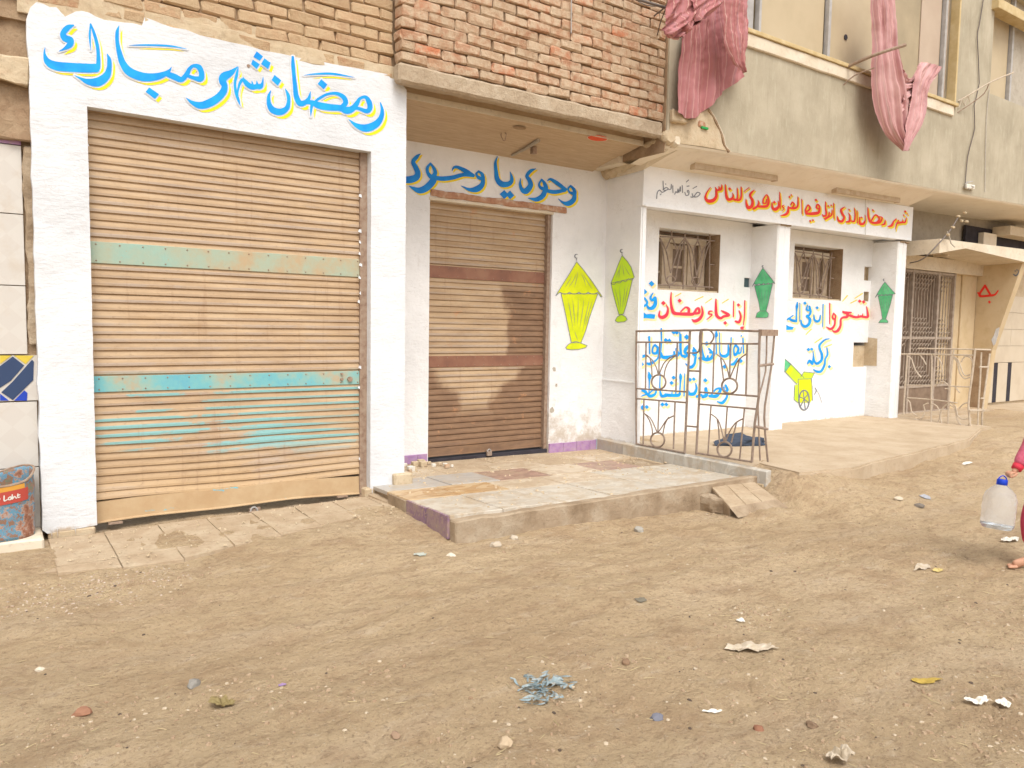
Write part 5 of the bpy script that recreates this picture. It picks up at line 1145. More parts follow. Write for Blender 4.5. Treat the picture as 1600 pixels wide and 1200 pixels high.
# second railing
XR2 = 11.45
R2_ = thing('railing', 'pale rusty railing with curled scrolls at the far platform end, before the metal gate', 'railing', (XR2, 5.6, .15), 'railings of the porch platforms')
at2 = (1400, 470, .19175)
pr3 = lambda x, y: onX(x, y, XR2)
sp3 = [('top_rail', .012, [(40,435),(340,437),(640,445)]), ('top_rail', .01, [(180,388),(640,396)]), ('rail', .010, [(90,688),(290,690)]), ('rail', .010, [(400,716),(440,716)]), ('rail', .01, [(440,696),(610,702)]), ('rail', .010, [(90,790),(290,805),(500,832)]),
 ('bar', .012, [(95,435),(75,700),(60,930)]), ('bar', .012, [(292,440),(290,700),(284,1020)]), ('bar', .012, [(470,395),(440,700),(420,1040)]), ('post', .014, [(645,398),(615,650),(590,850),(612,1075)]),
 ('scroll', .010, [(100,452),(130,480),(155,560),(205,625)]), ('scroll', .010, [(195,440),(225,480),(245,520)]), ('scroll', .010, [(310,445),(350,470),(375,530),(378,590)]), ('scroll', .010, [(465,452),(505,480),(535,560),(560,610),(605,600)]), ('scroll', .010, [(470,465),(500,500),(520,590),(560,635),(605,620)]),
 ('scroll', .010, [(530,500),(560,455),(610,465),(630,520)]), ('scroll', .010, [(85,800),(115,830),(125,900),(165,935)]), ('scroll', .010, [(165,975),(215,950),(235,890),(225,850),(265,835)]), ('ring', .010, circ(155,990,26,24)), ('ring', .010, circ(543,1036,26,24)),
 ('scroll', .010, [(290,835),(335,860),(358,920),(340,990),(298,1025)]), ('scroll', .010, [(440,825),(385,870),(360,930),(375,1000),(412,1040)]), ('scroll', .010, [(440,825),(485,860),(500,930),(540,965),(585,960)]), ('scroll', .010, [(435,845),(480,880),(495,960),(530,1010),(575,1020),(600,1000)]),
 ('scroll', .010, [(510,880),(550,840),(590,830)]), ('scroll', .010, [(480,700),(520,750)]), ('scroll', .010, [(310,700),(350,670),(390,660),(440,700)])]
rail_set(R2_, pr3, at2, sp3, MAT['pale_iron'])
y3 = onX(1400+640*.19175, 470+430*.19175, XR2).y; pr4 = lambda x, y: onY(x, y, y3)
sp4 = [('bar', .012, [(695,420),(685,650),(670,880),(665,1060)]), ('post', .013, [(765,430),(735,650),(705,880),(700,1060)]), ('spacer', .013, [(600,893),(720,893)]), ('spacer', .013, [(680,540),(752,540)]), ('spacer', .012, [(690,795),(720,795)]), ('top_rail', .012, [(640,396),(770,400)])]
rail_set(R2_, pr4, at2, sp4, MAT['pale_iron'])
# ============================================================ BATTENS UNDER THE SOFFIT
def batten(px0, py0, px1, py1, label):
    def on_s(px, py):
        for k in range(60):
            Y_ = YE+.1+k*.008; p_ = onY(px, py, Y_); zz = ze(p_.x)-.036+(inner_top(p_.x)-ze(p_.x)+.04)*(Y_-YE-.12)/(YS-YE-.1)
            if p_.z >= zz-.03: return p_
        return onY(px, py, YS-.1)
    a, b = on_s(px0, py0), on_s(px1, py1); ym = (a.y+b.y)/2
    t = thing('light_fitting', label, 'light fitting', tuple(a), 'batten light fittings under the soffit')
    zz = lambda x: (a.z+(b.z-a.z)*(x-a.x)/(b.x-a.x))
    d = [Vector((a.x, ym-.035, a.z-.02)), Vector((b.x, ym-.035, b.z-.02)), Vector((b.x, ym-.035, b.z+.04)), Vector((a.x, ym-.035, a.z+.04))]
    MB().add([Vector(v) for v in d]+[Vector(v)+Vector((0, .07, 0)) for v in d], [(0, 1, 2, 3), (7, 6, 5, 4), (0, 4, 5, 1), (1, 5, 6, 2), (2, 6, 7, 3), (3, 7, 4, 0)]).build('batten', MAT['wood_pale'], t)
    for p_, q_ in ((a, -.004), (b, -.026)): box('end_cap', p_.x+q_, p_.x+q_+.03, ym-.04, ym+.04, p_.z-.03, p_.z+.03, MAT['wood_pale'], t, bev=.004)
    return ym
batten(1083, 260, 1211, 280, 'brown wooden lamp batten under the soffit, nearer the brick balcony')
batten(1304, 298, 1402, 314, 'brown wooden lamp batten under the soffit, farther from the brick balcony')
# ============================================================ HANGING CLOTHS
def clothmat(name, seed):
    g = G(name); at = g.n('ShaderNodeUVMap'); u = g.xyz(at.outputs[0])[0]
    wv = g.math('FRACT', g.math('MULTIPLY', u, 17.0)); wv2 = g.math('FRACT', g.math('MULTIPLY', u, 41.0)); w3 = g.noise(30, 2, .5, vec=g.map((1, .02, 1), src=at.outputs[0]))
    c = g.ramp(w3, [(.3, (.31, .11, .11)), (.5, (.38, .155, .145)), (.72, (.34, .18, .19))] if not seed else [(.3, (.42, .2, .2)), (.5, (.5, .27, .26)), (.72, (.46, .3, .3))])
    c = g.mix(g.math('MULTIPLY', g.step(wv, .1, .0), .75), c, (.72, .52, .42)); c = g.mix(g.math('MULTIPLY', g.step(wv2, .15, .0), .35), c, (.3, .13, .2))
    c = g.mix(g.math('MULTIPLY', g.step(g.noise(2.2, 4), .4, .7), .5), c, (.66, .42, .4) if seed else (.56, .26, .27))
    m = g.done(c, .95, g.bump(g.noise(300, 2), .15, .001), spec=.1); m.use_backface_culling = False; return m
cm1, cm2 = clothmat('red_striped_cloth', 0), clothmat('pink_striped_cloth', 1)
def resamp(pts_, n):
    P = crom([(a, b, 0) for a, b in pts_], 4); P = np.array(P)[:, :2]; d = np.r_[0, np.cumsum(np.hypot(*np.diff(P, axis=0).T))]; t = np.linspace(0, d[-1], n)
    return np.c_[np.interp(t, d, P[:, 0]), np.interp(t, d, P[:, 1])]
def sheet(parent, name, at, left, right, Y, amp, folds, m, nu=90, nv=100, bow=0, phase=0, us=(0, 1), twist=0, bottom=None):
    ox, oy, sc = at; Lp, Rp = resamp(left, nv), resamp(right, nv); V_, UV = [], []
    for j in range(nv):
        t = j/(nv-1)
        for i in range(nu):
            s = i/(nu-1); q_ = Lp[j]*(1-s)+Rp[j]*s
            if bottom: q_ = q_+np.array([0, bottom(s)*t**3])
            ph = folds*2*math.pi*(s+.06*math.sin(3*t+phase)+twist*t)+phase
            wr = .012*noise.fractal(Vector((s*5, t*9, phase+5)), .8, 2.1, 4)+.006*noise.noise(Vector((s*30+t*8, t*12, phase)))
            dy = wr+amp*(.65*math.sin(ph)+.35*math.sin(2.3*ph+1.7*t*4))*(.45+.55*min(1, t*2+.3))+.02*noise.noise(Vector((s*3, t*4, phase)))-bow*math.sin(math.pi*s)
            p_ = onY(ox+q_[0]*sc, oy+q_[1]*sc, Y); V_.append((p_.x, p_.y+dy, p_.z+.004*math.sin(ph))); UV.append((us[0]+(us[1]-us[0])*s, t))
    F_ = [(j*nu+i, (j+1)*nu+i, (j+1)*nu+i+1, j*nu+i+1) for j in range(nv-1) for i in range(nu-1)]
    o = mk(name, V_, F_, m, parent, smooth=True); uvl = o.data.uv_layers.new(name='UVMap')
    for l in o.data.loops: uvl.data[l.index].uv = UV[l.vertex_index]
    return o
C1 = thing('hanging_cloth', 'large reddish striped cloth gathered in a bundle between the bricks and the windows', 'cloth', tuple(onY(1105, 0, 5.45)), 'cloths hung out from the upper floor')
a1 = (1000, 0, .25)
sheet(C1, 'drape', a1, [(335,-100),(325,40),(300,160),(283,240),(262,450),(243,688)], [(610,-100),(615,40),(640,200),(655,330),(640,450),(640,480)], 5.56, .055, 2.7, cm1, bow=-.09, phase=.4, bottom=lambda s: 55*math.sin(math.pi*min(1, s*1.5))+215*max(0, .0+1-s)*s*1.2, us=(0, 1))
sheet(C1, 'front_flap', a1, [(515,-120),(517,60),(522,230),(545,330),(575,400),(634,452)], [(672,-120),(670,80),(668,230),(655,330),(648,400),(640,458)], 5.38, .022, 1.3, cm1, nu=30, bow=.05, phase=1.2, us=(.1, .45), twist=.5)
sheet(C1, 'bundle', a1, [(170,-120),(158,20),(147,110),(152,180),(186,232),(240,242)], [(530,-120),(515,10),(480,60),(420,110),(360,138),(325,130)], 5.30, .05, 2.3, cm1, nu=50, bow=.12, phase=2.2, us=(.3, .9), twist=.45)
sheet(C1, 'tucked_fold', a1, [(330,-60),(325,20),(330,90),(345,135)], [(520,-60),(500,30),(440,90),(370,142)], 5.17, .03, 1.5, cm1, nu=30, nv=24, bow=.05, phase=.2, us=(.5, .8), twist=.8)
rr_ = [onY(1000+x*.25, y*.25, 5.3) for x, y in ((240,240),(205,238),(178,205),(178,165),(205,135),(240,140),(252,180),(240,215))]
MB().tube(curve3(rr_+[rr_[0]], .02), .012, 6).build('rolled_hem', cm1, C1)
sheet(C1, 'roll', a1, [(150,100),(160,190),(200,236)], [(330,75),(328,150),(250,240)], 5.24, .05, 1.3, cm1, nu=30, nv=24, bow=.05, phase=4, us=(.2, .5), twist=.9)
C2 = thing('hanging_cloth', 'long pink striped cloth sagging in a loop behind a rusty rod, before the upper window', 'cloth', tuple(onY(1384, 0, 5.4)), 'cloths hung out from the upper floor')
a2 = (1300, 0, .25)
sheet(C2, 'drape', a2, [(235,-80),(250,100),(266,250),(262,420),(274,600),(318,790),(380,885),(448,944)], [(392,-80),(402,100),(416,270),(440,420),(478,560),(492,680),(486,800),(455,944)], 5.42, .04, 3.2, cm2, phase=.8, bow=.05)
sheet(C2, 'loop_fold', a2, [(440,425),(455,470),(500,490),(530,455),(555,395)], [(430,700),(470,660),(500,620),(520,560),(566,400)], 5.40, .03, 3.2, cm2, nu=36, nv=36, phase=2, bow=.02, us=(.5, .9))
sheet(C2, 'tail', a2, [(560,388),(528,440),(512,560),(494,700),(470,820),(452,943)], [(684,418),(655,470),(602,540),(580,680),(530,830),(456,944)], 5.33, .03, 2.4, cm2, nu=36, phase=1, bow=.02, us=(.0, .4))
# rods and lines the cloths hang on
def rod(name, label, cat, pts_, Ys, r_, m, n=7, parent=None, sub=None):
    P = [onY(x, y, Y) for (x, y), Y in zip(pts_, Ys)]
    if len(P) > 2: P = curve3(P, .05)
    o = MB().tube(P, r_, n).build(name, m, parent)
    if label: tag(o, label, cat)
    return o
rod('clothes_rod', 'thick rusty rod sticking out under the window with the pink cloth over it', 'rod', [(1318, 107), (1366, 86), (1415, 70)], [YE+.02, 5.36, 5.15], .02, MAT['rust'])
rod('bent_wire', 'thin rusty bent wire below the thick rod, left of the pink cloth', 'wire', [(1318, 133), (1335, 118), (1366, 106)], [YE-.01, YE-.12, 5.4], .008, MAT['rust'])
t = thing('clothes_rod', 'thin twisted rod braced to the wall between the two upper windows', 'rod', tuple(onY(1497, 165, YE)))
rod('bar', None, None, [(1497, 158), (1515, 148), (1545, 130), (1584, 113)], [YE, 5.6, 5.45, 5.25], .011, MAT['pale_iron'], parent=t)
rod('brace', None, None, [(1496, 176), (1520, 160), (1538, 146), (1545, 131)], [YE, 5.6, 5.5, 5.45], .007, MAT['rust'], parent=t)
rod('wire_wrap', None, None, [(1498, 170), (1503, 155), (1507, 165), (1512, 150), (1516, 160)], [5.68, 5.66, 5.64, 5.62, 5.6], .006, MAT['pale_iron'], parent=t)
t = thing('clothes_bracket', 'bundle of grey rods and wires fixed to the bricks, left of the red cloth', 'bracket', tuple(onY(1030, 30, YF)))
for pts_, Ys, r_ in (([(960, -12), (1000, 0), (1040, 12)], [5.5, 5.45, 5.4], .014), ([(1022, 25), (1038, 12), (1048, 0)], [YF, 5.5, 5.4], .008), ([(1027, 55), (1032, 35), (1040, 14)], [YF, 5.55, 5.42], .006), ([(985, -5), (1010, 8), (1036, 10)], [5.6, 5.5, 5.4], .005)):
    rod('bar', None, None, pts_, Ys, r_, MAT['cable'], parent=t)
MB().tube([onY(893, -6, YF-.03), onY(892.5, 52, YF-.03)], .006, 5).build('wire', MAT['alu'])
o = COL.objects[-1]; tag(o, 'short grey wire hanging straight down the face of the balcony bricks', 'wire')
rod('cable', 'thin dark cable wandering down the olive wall between the two upper windows', 'cable', [(1538, -10), (1530, 40), (1527, 60), (1530, 130), (1522, 165), (1523, 200), (1512, 245), (1508, 290)], [YE-.02]*8, .007, MAT['cable'], 5)
rod('cable', 'pale thin cable running straight down the olive wall under the right-hand window', 'cable', [(1546, 140), (1541, 190), (1539, 300)], [YE-.015]*3, .006, MAT['cable_pale'], 5)
rod('cable', 'pale cable dropping from the soffit across the white sign beam', 'cable', [(1352, 300), (1353, 330), (1352, 367)], [YS-.015]*3, .0035, MAT['cable_pale'], 4)
t = thing('cable', 'sagging dark cable slung from the soffit knot to the top of the metal gate', 'cable', tuple(onY(1475, 372, 5.9)))
rod('cable_run', None, None, [(1498, 338), (1490, 352), (1480, 366), (1466, 381), (1450, 398), (1437, 407), (1422, 411)], [5.78, 5.78, 5.8, 5.82, 5.9, 6.1, 6.3], .010, MAT['cable'], 5, parent=t)
rod('cable_knot', None, None, [(1480, 362), (1484, 372), (1486, 380), (1492, 386)], [5.8]*4, .009, MAT['cable_pale'], 5, parent=t)
for (px, py) in ((1497, 338), (1508, 333), (1503, 345), (1509, 347), (1488, 356), (1482, 367)):
    c = onY(px, py, 5.78); rough_box('plaster_clot', c.x-.025, c.x+.03, c.y-.02, c.y+.02, c.z-.012, c.z+.02, MAT['card'], t, cut=.03, amp=.015, seed=px, bev=.008)
t = thing('cable_knot', 'tangle of grey cable ends and white tape at the foot of the olive wall', 'cable', tuple(onY(1508, 290, YE-.03)))
for k in range(5):
    a = k*1.2; rod('cable_end', None, None, [(1507, 291), (1512+4*math.cos(a), 290+5*math.sin(a)), (1516+7*math.cos(a+.5), 289+7*math.sin(a+.5))], [YE-.02, YE-.05, YE-.06], .007, MAT['alu'], 5, parent=t)
rough_box('tape', onY(1510, 291, YE-.05).x, onY(1524, 291, YE-.05).x, YE-.05, YE-.02, onY(1510, 296, YE).z, onY(1510, 288, YE).z, MAT['paper'], t, cut=.04, amp=.015, seed=2)
# ============================================================ PADLOCKS
def padlock(p_, s, label, m):
    t = thing('padlock', label, 'padlock', tuple(p_), 'padlocks at the shutter feet')
    box('lock_body', p_.x-s*.5, p_.x+s*.5, p_.y-.03, p_.y, p_.z-s*.45, p_.z+s*.35, m, t, bev=.006)
    MB().tube([(p_.x+s*.35*math.cos(a), p_.y-.015, p_.z+s*.3+s*.45*math.sin(a)) for a in np.linspace(0, math.pi, 8)], s*.09, 6).build('shackle', MAT['alu'], t)
    rough_box('hasp', p_.x-s*.3, p_.x+s*.75, p_.y-.01, p_.y+.03, p_.z+s*.2, p_.z+s*.6, MAT['rust'], t, cut=.03, amp=.006, seed=3, bev=.004)
padlock(onY(396, 803, SHA_Y-.05), .075, 'brown padlock and hasp hanging from the bottom bar of the wide shutter', MAT['rust'])
padlock(onY(763, 708, SHB_Y-.07), .06, 'grey padlock lying at the foot of the narrow brown shutter', MAT['iron'])
# ============================================================ OIL DRUM
dc = Vector((.03, 5.82, .10))
DR = .232; DY = .62; dh = .40
g = G('peeling_drum_paint'); v = g.noise(7, 8, .72)
c = g.ramp(v, [(.38, (.2, .08, .05)), (.46, (.34, .16, .1)), (.5, (.4, .32, .27)), (.52, (.09, .22, .33)), (.555, (.12, .29, .38)), (.57, (.3, .13, .08)), (.66, (.14, .2, .14)), (.76, (.4, .32, .26))])
MAT['drum'] = g.done(c, .6, g.bump(g.noise(25, 7, .7), .6, .006))
TD = thing('drum', 'crushed cut-down oil drum with peeling blue and red paint standing against the tiled wall', 'drum', tuple(dc))
V_ = []; F_ = []; na, nh = 48, 16
for j in range(nh):
    t_ = j/(nh-1)
    for i in range(na):
        a = i/na*2*math.pi; rr = DR*(1-.06*t_*0+.012*math.sin(t_*math.pi*6))*(1+.05*noise.noise(Vector((math.cos(a)*1.5, math.sin(a)*1.5, t_*2))))
        top_ = dh*(1+.10*math.sin(a*2+.5)-.08*max(0, math.cos(a+1.9))**4); V_.append((dc.x+rr*math.cos(a), dc.y+DY*rr*math.sin(a), dc.z+t_*top_))
for j in range(nh-1):
    for i in range(na): F_.append((j*na+i, j*na+(i+1) % na, (j+1)*na+(i+1) % na, (j+1)*na+i))
o = mk('drum_body', V_, F_, MAT['drum'], TD, smooth=True); so = o.modifiers.new('s', 'SOLIDIFY'); so.thickness = .006
MB().tube([V_[(nh-1)*na+i] for i in list(range(na))+[0]], .008, 6).build('rim', MAT['rust'], TD)
V_ = [Vector((dc.x+DR*.93*math.cos(a), dc.y+DY*DR*.93*math.sin(a), dc.z+dh*.55+.02*math.sin(3*a))) for a in np.linspace(0, 6.283, 20, endpoint=False)]
mk('rubbish_fill', V_+[Vector((dc.x, dc.y, dc.z+dh*.65))], [(i, (i+1) % 20, 20) for i in range(20)], MAT['exposed'], TD)
# crushed inner flap
rough_box('folded_lid', dc.x-.18, dc.x-.02, dc.y-.10, dc.y-.06, dc.z+dh*.72, dc.z+dh*1.06, MAT['rust'], TD, cut=.05, amp=.03, seed=8)
def wrap(a, z, d=.004): rr = DR*(1+.05*noise.noise(Vector((math.cos(a)*1.5, math.sin(a)*1.5, (z-dc.z)/dh*2))))+d+.004; return (dc.x+rr*math.cos(a), dc.y+DY*rr*math.sin(a), z)
def band(name, a0, a1, z0, z1, m, d, skew=.0, n=14):
    A = np.linspace(a0, a1, n); V_ = [wrap(a, z0+skew*(a-a0), d) for a in A]+[wrap(a, z1+skew*(a-a0), d) for a in A]
    return mk(name, V_, [(i, i+1, n+i+1, n+i) for i in range(n-1)], m, TD, smooth=True)
a0, a1 = math.radians(-120), math.radians(-38)
lz = dc.z+dh*.55
band('orange_label', a0+.3, a1-.1, lz+.07, lz+.115, flat('orange_label', (.62, .3, .05)), .001, .02); band('red_label', a0, a1, lz, lz+.08, flat('red_label', (.45, .07, .05)), .003, .02)
L_ = Lett().at(0, 0, 1)
for pts_ in ([(4,30),(4,4),(14,8),(5,17),(16,30)], [(22,22),(30,16),(32,26),(23,30),(21,22)], [(36,10),(36,28),(42,28)], [(35,17),(43,17)], [(48,18),(48,30)], [(54,8),(62,18),(54,28)], [(78,8),(78,30),(88,28)], [(94,20),(102,18),(102,30),(93,28),(94,20)], [(108,10),(108,30),(116,20),(124,30)], [(130,12),(130,28),(138,28)], [(128,18),(138,18)]): L_.S(*[(x_, y_, 2.4) for x_, y_ in pts_])
L_.mesh('label_letters', lambda x_, y_: wrap(a0+.3+x_*.0062, lz+.07-(y_+1)*.0014+.02*(.3+x_*.0062), .006), flat('label_white', (.7, .66, .6)), TD, cell=1.0, rag=.3)
# ============================================================ DARK BAG on the platform
def lump(name, c, sx, sy, sz_, m, label=None, cat=None, seed=0, rot=0, parent=None, group=None, sub=3, rough=.35):
    bm = bmesh.new(); bmesh.ops.create_icosphere(bm, subdivisions=sub, radius=1)
    for v in bm.verts:
        n_ = noise.noise(v.co*1.6+Vector((seed, 0, 0)))+.5*noise.noise(v.co*4+Vector((0, seed, 0))); v.co *= 1+rough*n_
        v.co = Vector((v.co.x*sx, v.co.y*sy, max(v.co.z, -.35)*sz_))
    bmesh.ops.rotate(bm, verts=bm.verts[:], cent=(0, 0, 0), matrix=Matrix.Rotation(rot, 3, 'Z'))
    me = bpy.data.meshes.new(name); bm.to_mesh(me); bm.free(); me.materials.append(m)
    o = bpy.data.objects.new(name, me); COL.objects.link(o); o.location = c
    if label: tag(o, label, cat, group)
    return o
bc = onZ(1155, 695, .21)
bp = flat('blue_black_cloth', (.045, .06, .09)); o = lump('rag', Vector((bc.x, bc.y, .235)), .27, .09, .085, bp, 'crumpled dark blue rag lying on the platform behind the railing', 'rag', 4, -.45, rough=.5)
# ============================================================ LITTER, STONES
def gp(px, py):
    p_ = onZ(px, py, 0)
    for _ in range(4): p_ = onZ(px, py, gz(p_.x, p_.y))
    return p_
def scrap(name, px, py, w_, d_, m, label, cat, seed=0, crump=.03, n=9, rot=0, group=None):
    """a torn, crumpled sheet lying on the ground"""
    c = gp(px, py); r2 = random.Random(seed); N = 12; V_ = []; F_ = []
    ang = [r2.uniform(.55, 1.0) for _ in range(16)]
    for i in range(N+1):
        for j in range(N+1):
            u_, v_ = i/N*2-1, j/N*2-1; a = math.atan2(v_, u_)+math.pi; k = a/(2*math.pi)*15.999; r_ = ang[int(k) % 16]*(1-k % 1)+ang[(int(k)+1) % 16]*(k % 1)
            mx = max(abs(u_), abs(v_)); ln = math.hypot(u_, v_) or 1; x_, y_ = u_/ln*mx*r_*w_, v_/ln*mx*r_*d_
            X_, Y_ = c.x+x_*math.cos(rot)-y_*math.sin(rot), c.y+x_*math.sin(rot)+y_*math.cos(rot)
            V_.append((X_, Y_, gz(X_, Y_)+.006+crump*abs(noise.noise(Vector((x_*14, y_*14, seed))))+crump*.6*abs(noise.noise(Vector((x_*40, y_*40, seed))))))
    for i in range(N):
        for j in range(N): F_.append((i*(N+1)+j, (i+1)*(N+1)+j, (i+1)*(N+1)+j+1, i*(N+1)+j+1))
    o = mk(name, V_, F_, m); o.modifiers.new('s', 'SOLIDIFY').thickness = .0015
    return tag(o, label, cat, group)
film = mottled('grimy_film', (.4, .32, .22), (.54, .46, .36), None, 25, .4, 90, .5)
bluefilm = mottled('blue_shreds', (.17, .26, .3), (.28, .34, .35), (.42, .34, .25), 40, .6, 90, .6)
scrap('plastic_sheet', 1170, 1015, .17, .05, film, 'large torn piece of pale dusty plastic lying on the dirt right of centre', 'litter', 3, .03, rot=-.55)
tb = thing('shredded_bag', 'tangle of shredded light blue plastic on the dirt in the lower middle', 'litter', tuple(gp(845, 1080)))
for k in range(34):
    r2 = random.Random(k); c = gp(845+r2.gauss(0, 17), 1080+r2.gauss(0, 9)); P = [c+Vector((0, 0, .01))]
    for _ in range(4): P.append(P[-1]+Vector((r2.uniform(-.05, .05), r2.uniform(-.04, .04), r2.uniform(-.008, .012))))
    P3 = curve3(P, .01); V_ = []; w_ = r2.uniform(.0015, .006)
    for i, p_ in enumerate(P3):
        d_ = Vector((math.cos(i*.5+k), math.sin(i*.4+k), .5*math.sin(i*.7)))*w_; z_ = max(p_.z, gz(p_.x, p_.y)+.004); V_ += [Vector((p_.x, p_.y, z_))-d_, Vector((p_.x, p_.y, z_+.003))+d_]
    mk('shred', V_, [(2*i, 2*i+1, 2*i+3, 2*i+2) for i in range(len(P3)-1)], bluefilm, tb)
c = gp(866, 1072)
scr = scrap('blue_scrap', 866, 1071, .06, .035, bluefilm, 'larger flap of light blue plastic at the right end of the shreds', 'litter', 8, .03)
scrap('yellow_scrap', 1446, 1067, .075, .028, flat('mustard_cardboard', (.42, .29, .06)), 'flat mustard yellow scrap of card on the dirt at the lower right', 'litter', 5, .012, rot=-.7)
scrap('white_scrap', 1113, 1115, .05, .012, MAT['paper'], 'thin white sliver of plastic in the lower right middle, below the plastic sheet', 'litter', 6, .012, rot=-.4)
scrap('crumpled_paper', 1312, 1190, .07, .045, film, 'crumpled off-white paper at the bottom edge, right of centre', 'litter', 9, .05)
scrap('crumpled_tissue', 1578, 846, .10, .05, MAT['paper'], 'crumpled white tissue on the dirt under the water bottle', 'litter', 10, .03)
scrap('white_scrap', 1511, 724, .10, .05, MAT['paper'], 'small folded white scrap near the far corner of the platform', 'litter', 12, .02)
scrap('grey_scrap', 1447, 779, .07, .06, flat('grey_plastic', (.36, .36, .38)), 'grey plastic fragment on the dirt left of the water bottle', 'litter', 13, .012)
scrap('dark_scrap', 1001, 938, .045, .03, flat('dark_green_scrap', (.17, .15, .11)), 'dark greenish flattened scrap in the middle of the dirt', 'litter', 14, .012)
scrap('pale_scrap', 1440, 888, .10, .035, film, 'pale flattened strip of plastic among chips, left of the bare foot', 'litter', 15, .02)
scrap('pale_scrap', 1466, 892, .05, .03, flat('yellowish_scrap', (.55, .42, .16)), 'small yellowish scrap among the chips at the right', 'litter', 16, .012)
scrap('pale_scrap', 1528, 1099, .06, .025, MAT['paper'], 'white shred of film near the lower right corner', 'litter', 17, .03, rot=-.6)
scrap('pale_scrap', 1568, 1104, .05, .03, MAT['paper'], 'twisted white film, nearest the right edge in the lower corner', 'litter', 18, .03)
scrap('pale_scrap', 1157, 971, .035, .022, MAT['paper'], 'small white flake above the torn plastic sheet', 'litter', 19, .01)
scrap('dung_clump', 347, 1103, .055, .04, flat('olive_brown_clump', (.25, .19, .08)), 'olive brown flattened clump on the dirt at the lower left', 'litter', 20, .05)
scrap('purple_scrap', 441, 1072, .022, .012, flat('purple_flake', (.3, .2, .35)), 'tiny purple flake left of the lower middle', 'litter', 21, .006)
scrap('grey_scrap', 657, 868, .05, .03, flat('greenish_glass', (.4, .42, .36)), 'small greenish grey shard in front of the step corner', 'litter', 22, .012)
STN = [(775, 853, .045, 'pale rounded stone lying before the middle of the long step'), (998, 830, .05, 'single grey stone on the dirt in front of the right part of the step'), (803, 842, .035, 'flat white fragment beside the foot of the step'), (130, 1115, .035, 'reddish brown oval stone at the lower left'),
 (303, 1071, .035, 'flat grey stone right of the lower left'), (62, 1048, .022, 'small pale stone near the left edge'), (1026, 1124, .03, 'dark blue-grey stone at the bottom, right of the blue shreds'), (790, 1164, .035, 'rounded tan stone at the bottom centre'), (1437, 792, .045, 'dark stone left of the bottle, on the open dirt'),
 (1404, 780, .04, 'pale stone on the open dirt below the platform edge'), (978, 1037, .025, 'dark brown stone right of the blue shreds'), (618, 1151, .022, 'small brown stone at the bottom left of centre'), (705, 869, .03, 'pale pebble under the corner of the step'), (1185, 1140, .025, 'dark red-brown stone at the bottom right'), (1268, 1135, .025, 'dark brown stone right of the red-brown one')]
for i, (px, py, s, lab) in enumerate(STN):
    c = gp(px, py); col = [(.5, .42, .32), (.36, .33, .28), (.52, .44, .34), (.3, .15, .09), (.25, .23, .2), (.62, .54, .42), (.17, .17, .2), (.5, .38, .25), (.2, .17, .14), (.56, .48, .36), (.24, .15, .09), (.3, .2, .13), (.66, .58, .46), (.26, .12, .07), (.2, .13, .08)][i]
    lump('stone', Vector((c.x, c.y, gz(c.x, c.y)+s*.15)), s, s*.75, s*.6, flat('stone_%d' % i, col, .9), lab, 'stone', i*3.1, i, group='loose stones on the dirt', sub=2)
t = thing('brick_rubble', 'pile of broken brick and plaster in the corner beside the left purple skirting', 'rubble', (3.2, 6.55, .13))
rnd = random.Random(5)
for k in range(26):
    c = Vector((rnd.uniform(2.99, 3.75), rnd.uniform(6.35, 6.74), .13)); s = rnd.uniform(.012, .035)
    o = rough_box('fragment', c.x-s, c.x+s, c.y-s*.8, c.y+s*.8, c.z-.01, c.z+s*1.1, MAT[rnd.choice(['exposed', 'brick', 'exposed', 'paper'])] if 'brick' in MAT else MAT['exposed'], t, cut=.03, amp=.01, seed=k, bev=.004)
def scatter(name, n, region, smin, smax, m, seed, flatk=.5, clusters=None, lab=None, ztop=None):
    r2 = random.Random(seed); V_ = []; F_ = []
    for _ in range(n):
        if clusters and r2.random() < .65:
            cx, cy, sp_ = r2.choice(clusters); x_, y_ = r2.gauss(cx, sp_), r2.gauss(cy, sp_*.6)
        else: x_, y_ = r2.uniform(region[0], region[1]), r2.uniform(region[2], region[3])
        if ztop is None and (y_ > 5.0 and x_ < 3.0 or x_ > 2.6 and y_ > 4.38 and x_ < 5.7 or x_ > 5.6 and y_ > 3.95): continue
        s = smin+(smax-smin)*r2.random()**3; z_ = (gz(x_, y_) if ztop is None else ztop(x_, y_))-s*.05; a = r2.uniform(0, 6.28)
        ln = r2.uniform(.6, 1.6); b0 = len(V_); k_ = 5
        for (h, rr) in ((-.3, 1), (flatk, .6)):
            for i in range(k_):
                t_ = i/k_*6.283+a; q_ = s*rr*r2.uniform(.7, 1.2); V_.append((x_+q_*ln*math.cos(t_)*math.cos(a)-q_*math.sin(t_)*math.sin(a), y_+q_*ln*math.cos(t_)*math.sin(a)+q_*math.sin(t_)*math.cos(a), z_+s*h))
        for i in range(k_): F_.append((b0+i, b0+(i+1) % k_, b0+k_+(i+1) % k_, b0+k_+i))
        F_.append(tuple(b0+k_+i for i in range(k_)))
    o = mk(name, V_, F_, m); return tag(o, lab, 'rubble', kind='stuff')
cl = [(gp(x_, y_).x, gp(x_, y_).y, s) for x_, y_, s in ((1210, 880, .35), (1530, 1090, .3), (1480, 900, .45), (1110, 800, .18), (120, 920, .35), (440, 1090, .3), (900, 1060, .25), (1180, 960, .15), (800, 1180, .3), (1300, 1190, .3), (1570, 1150, .25), (850, 835, .5), (1200, 1060, .3), (90, 1150, .25), (1550, 960, .35), (180, 920, .25))]
scatter('pale_chips', 1500, (-1.5, 9, .9, 5), .002, .013, mottled('pale_chip', (.44, .34, .23), (.56, .47, .35), None, 60, .2, 90), 1, .3, cl, 'pale plaster and stone chips strewn over the dirt')
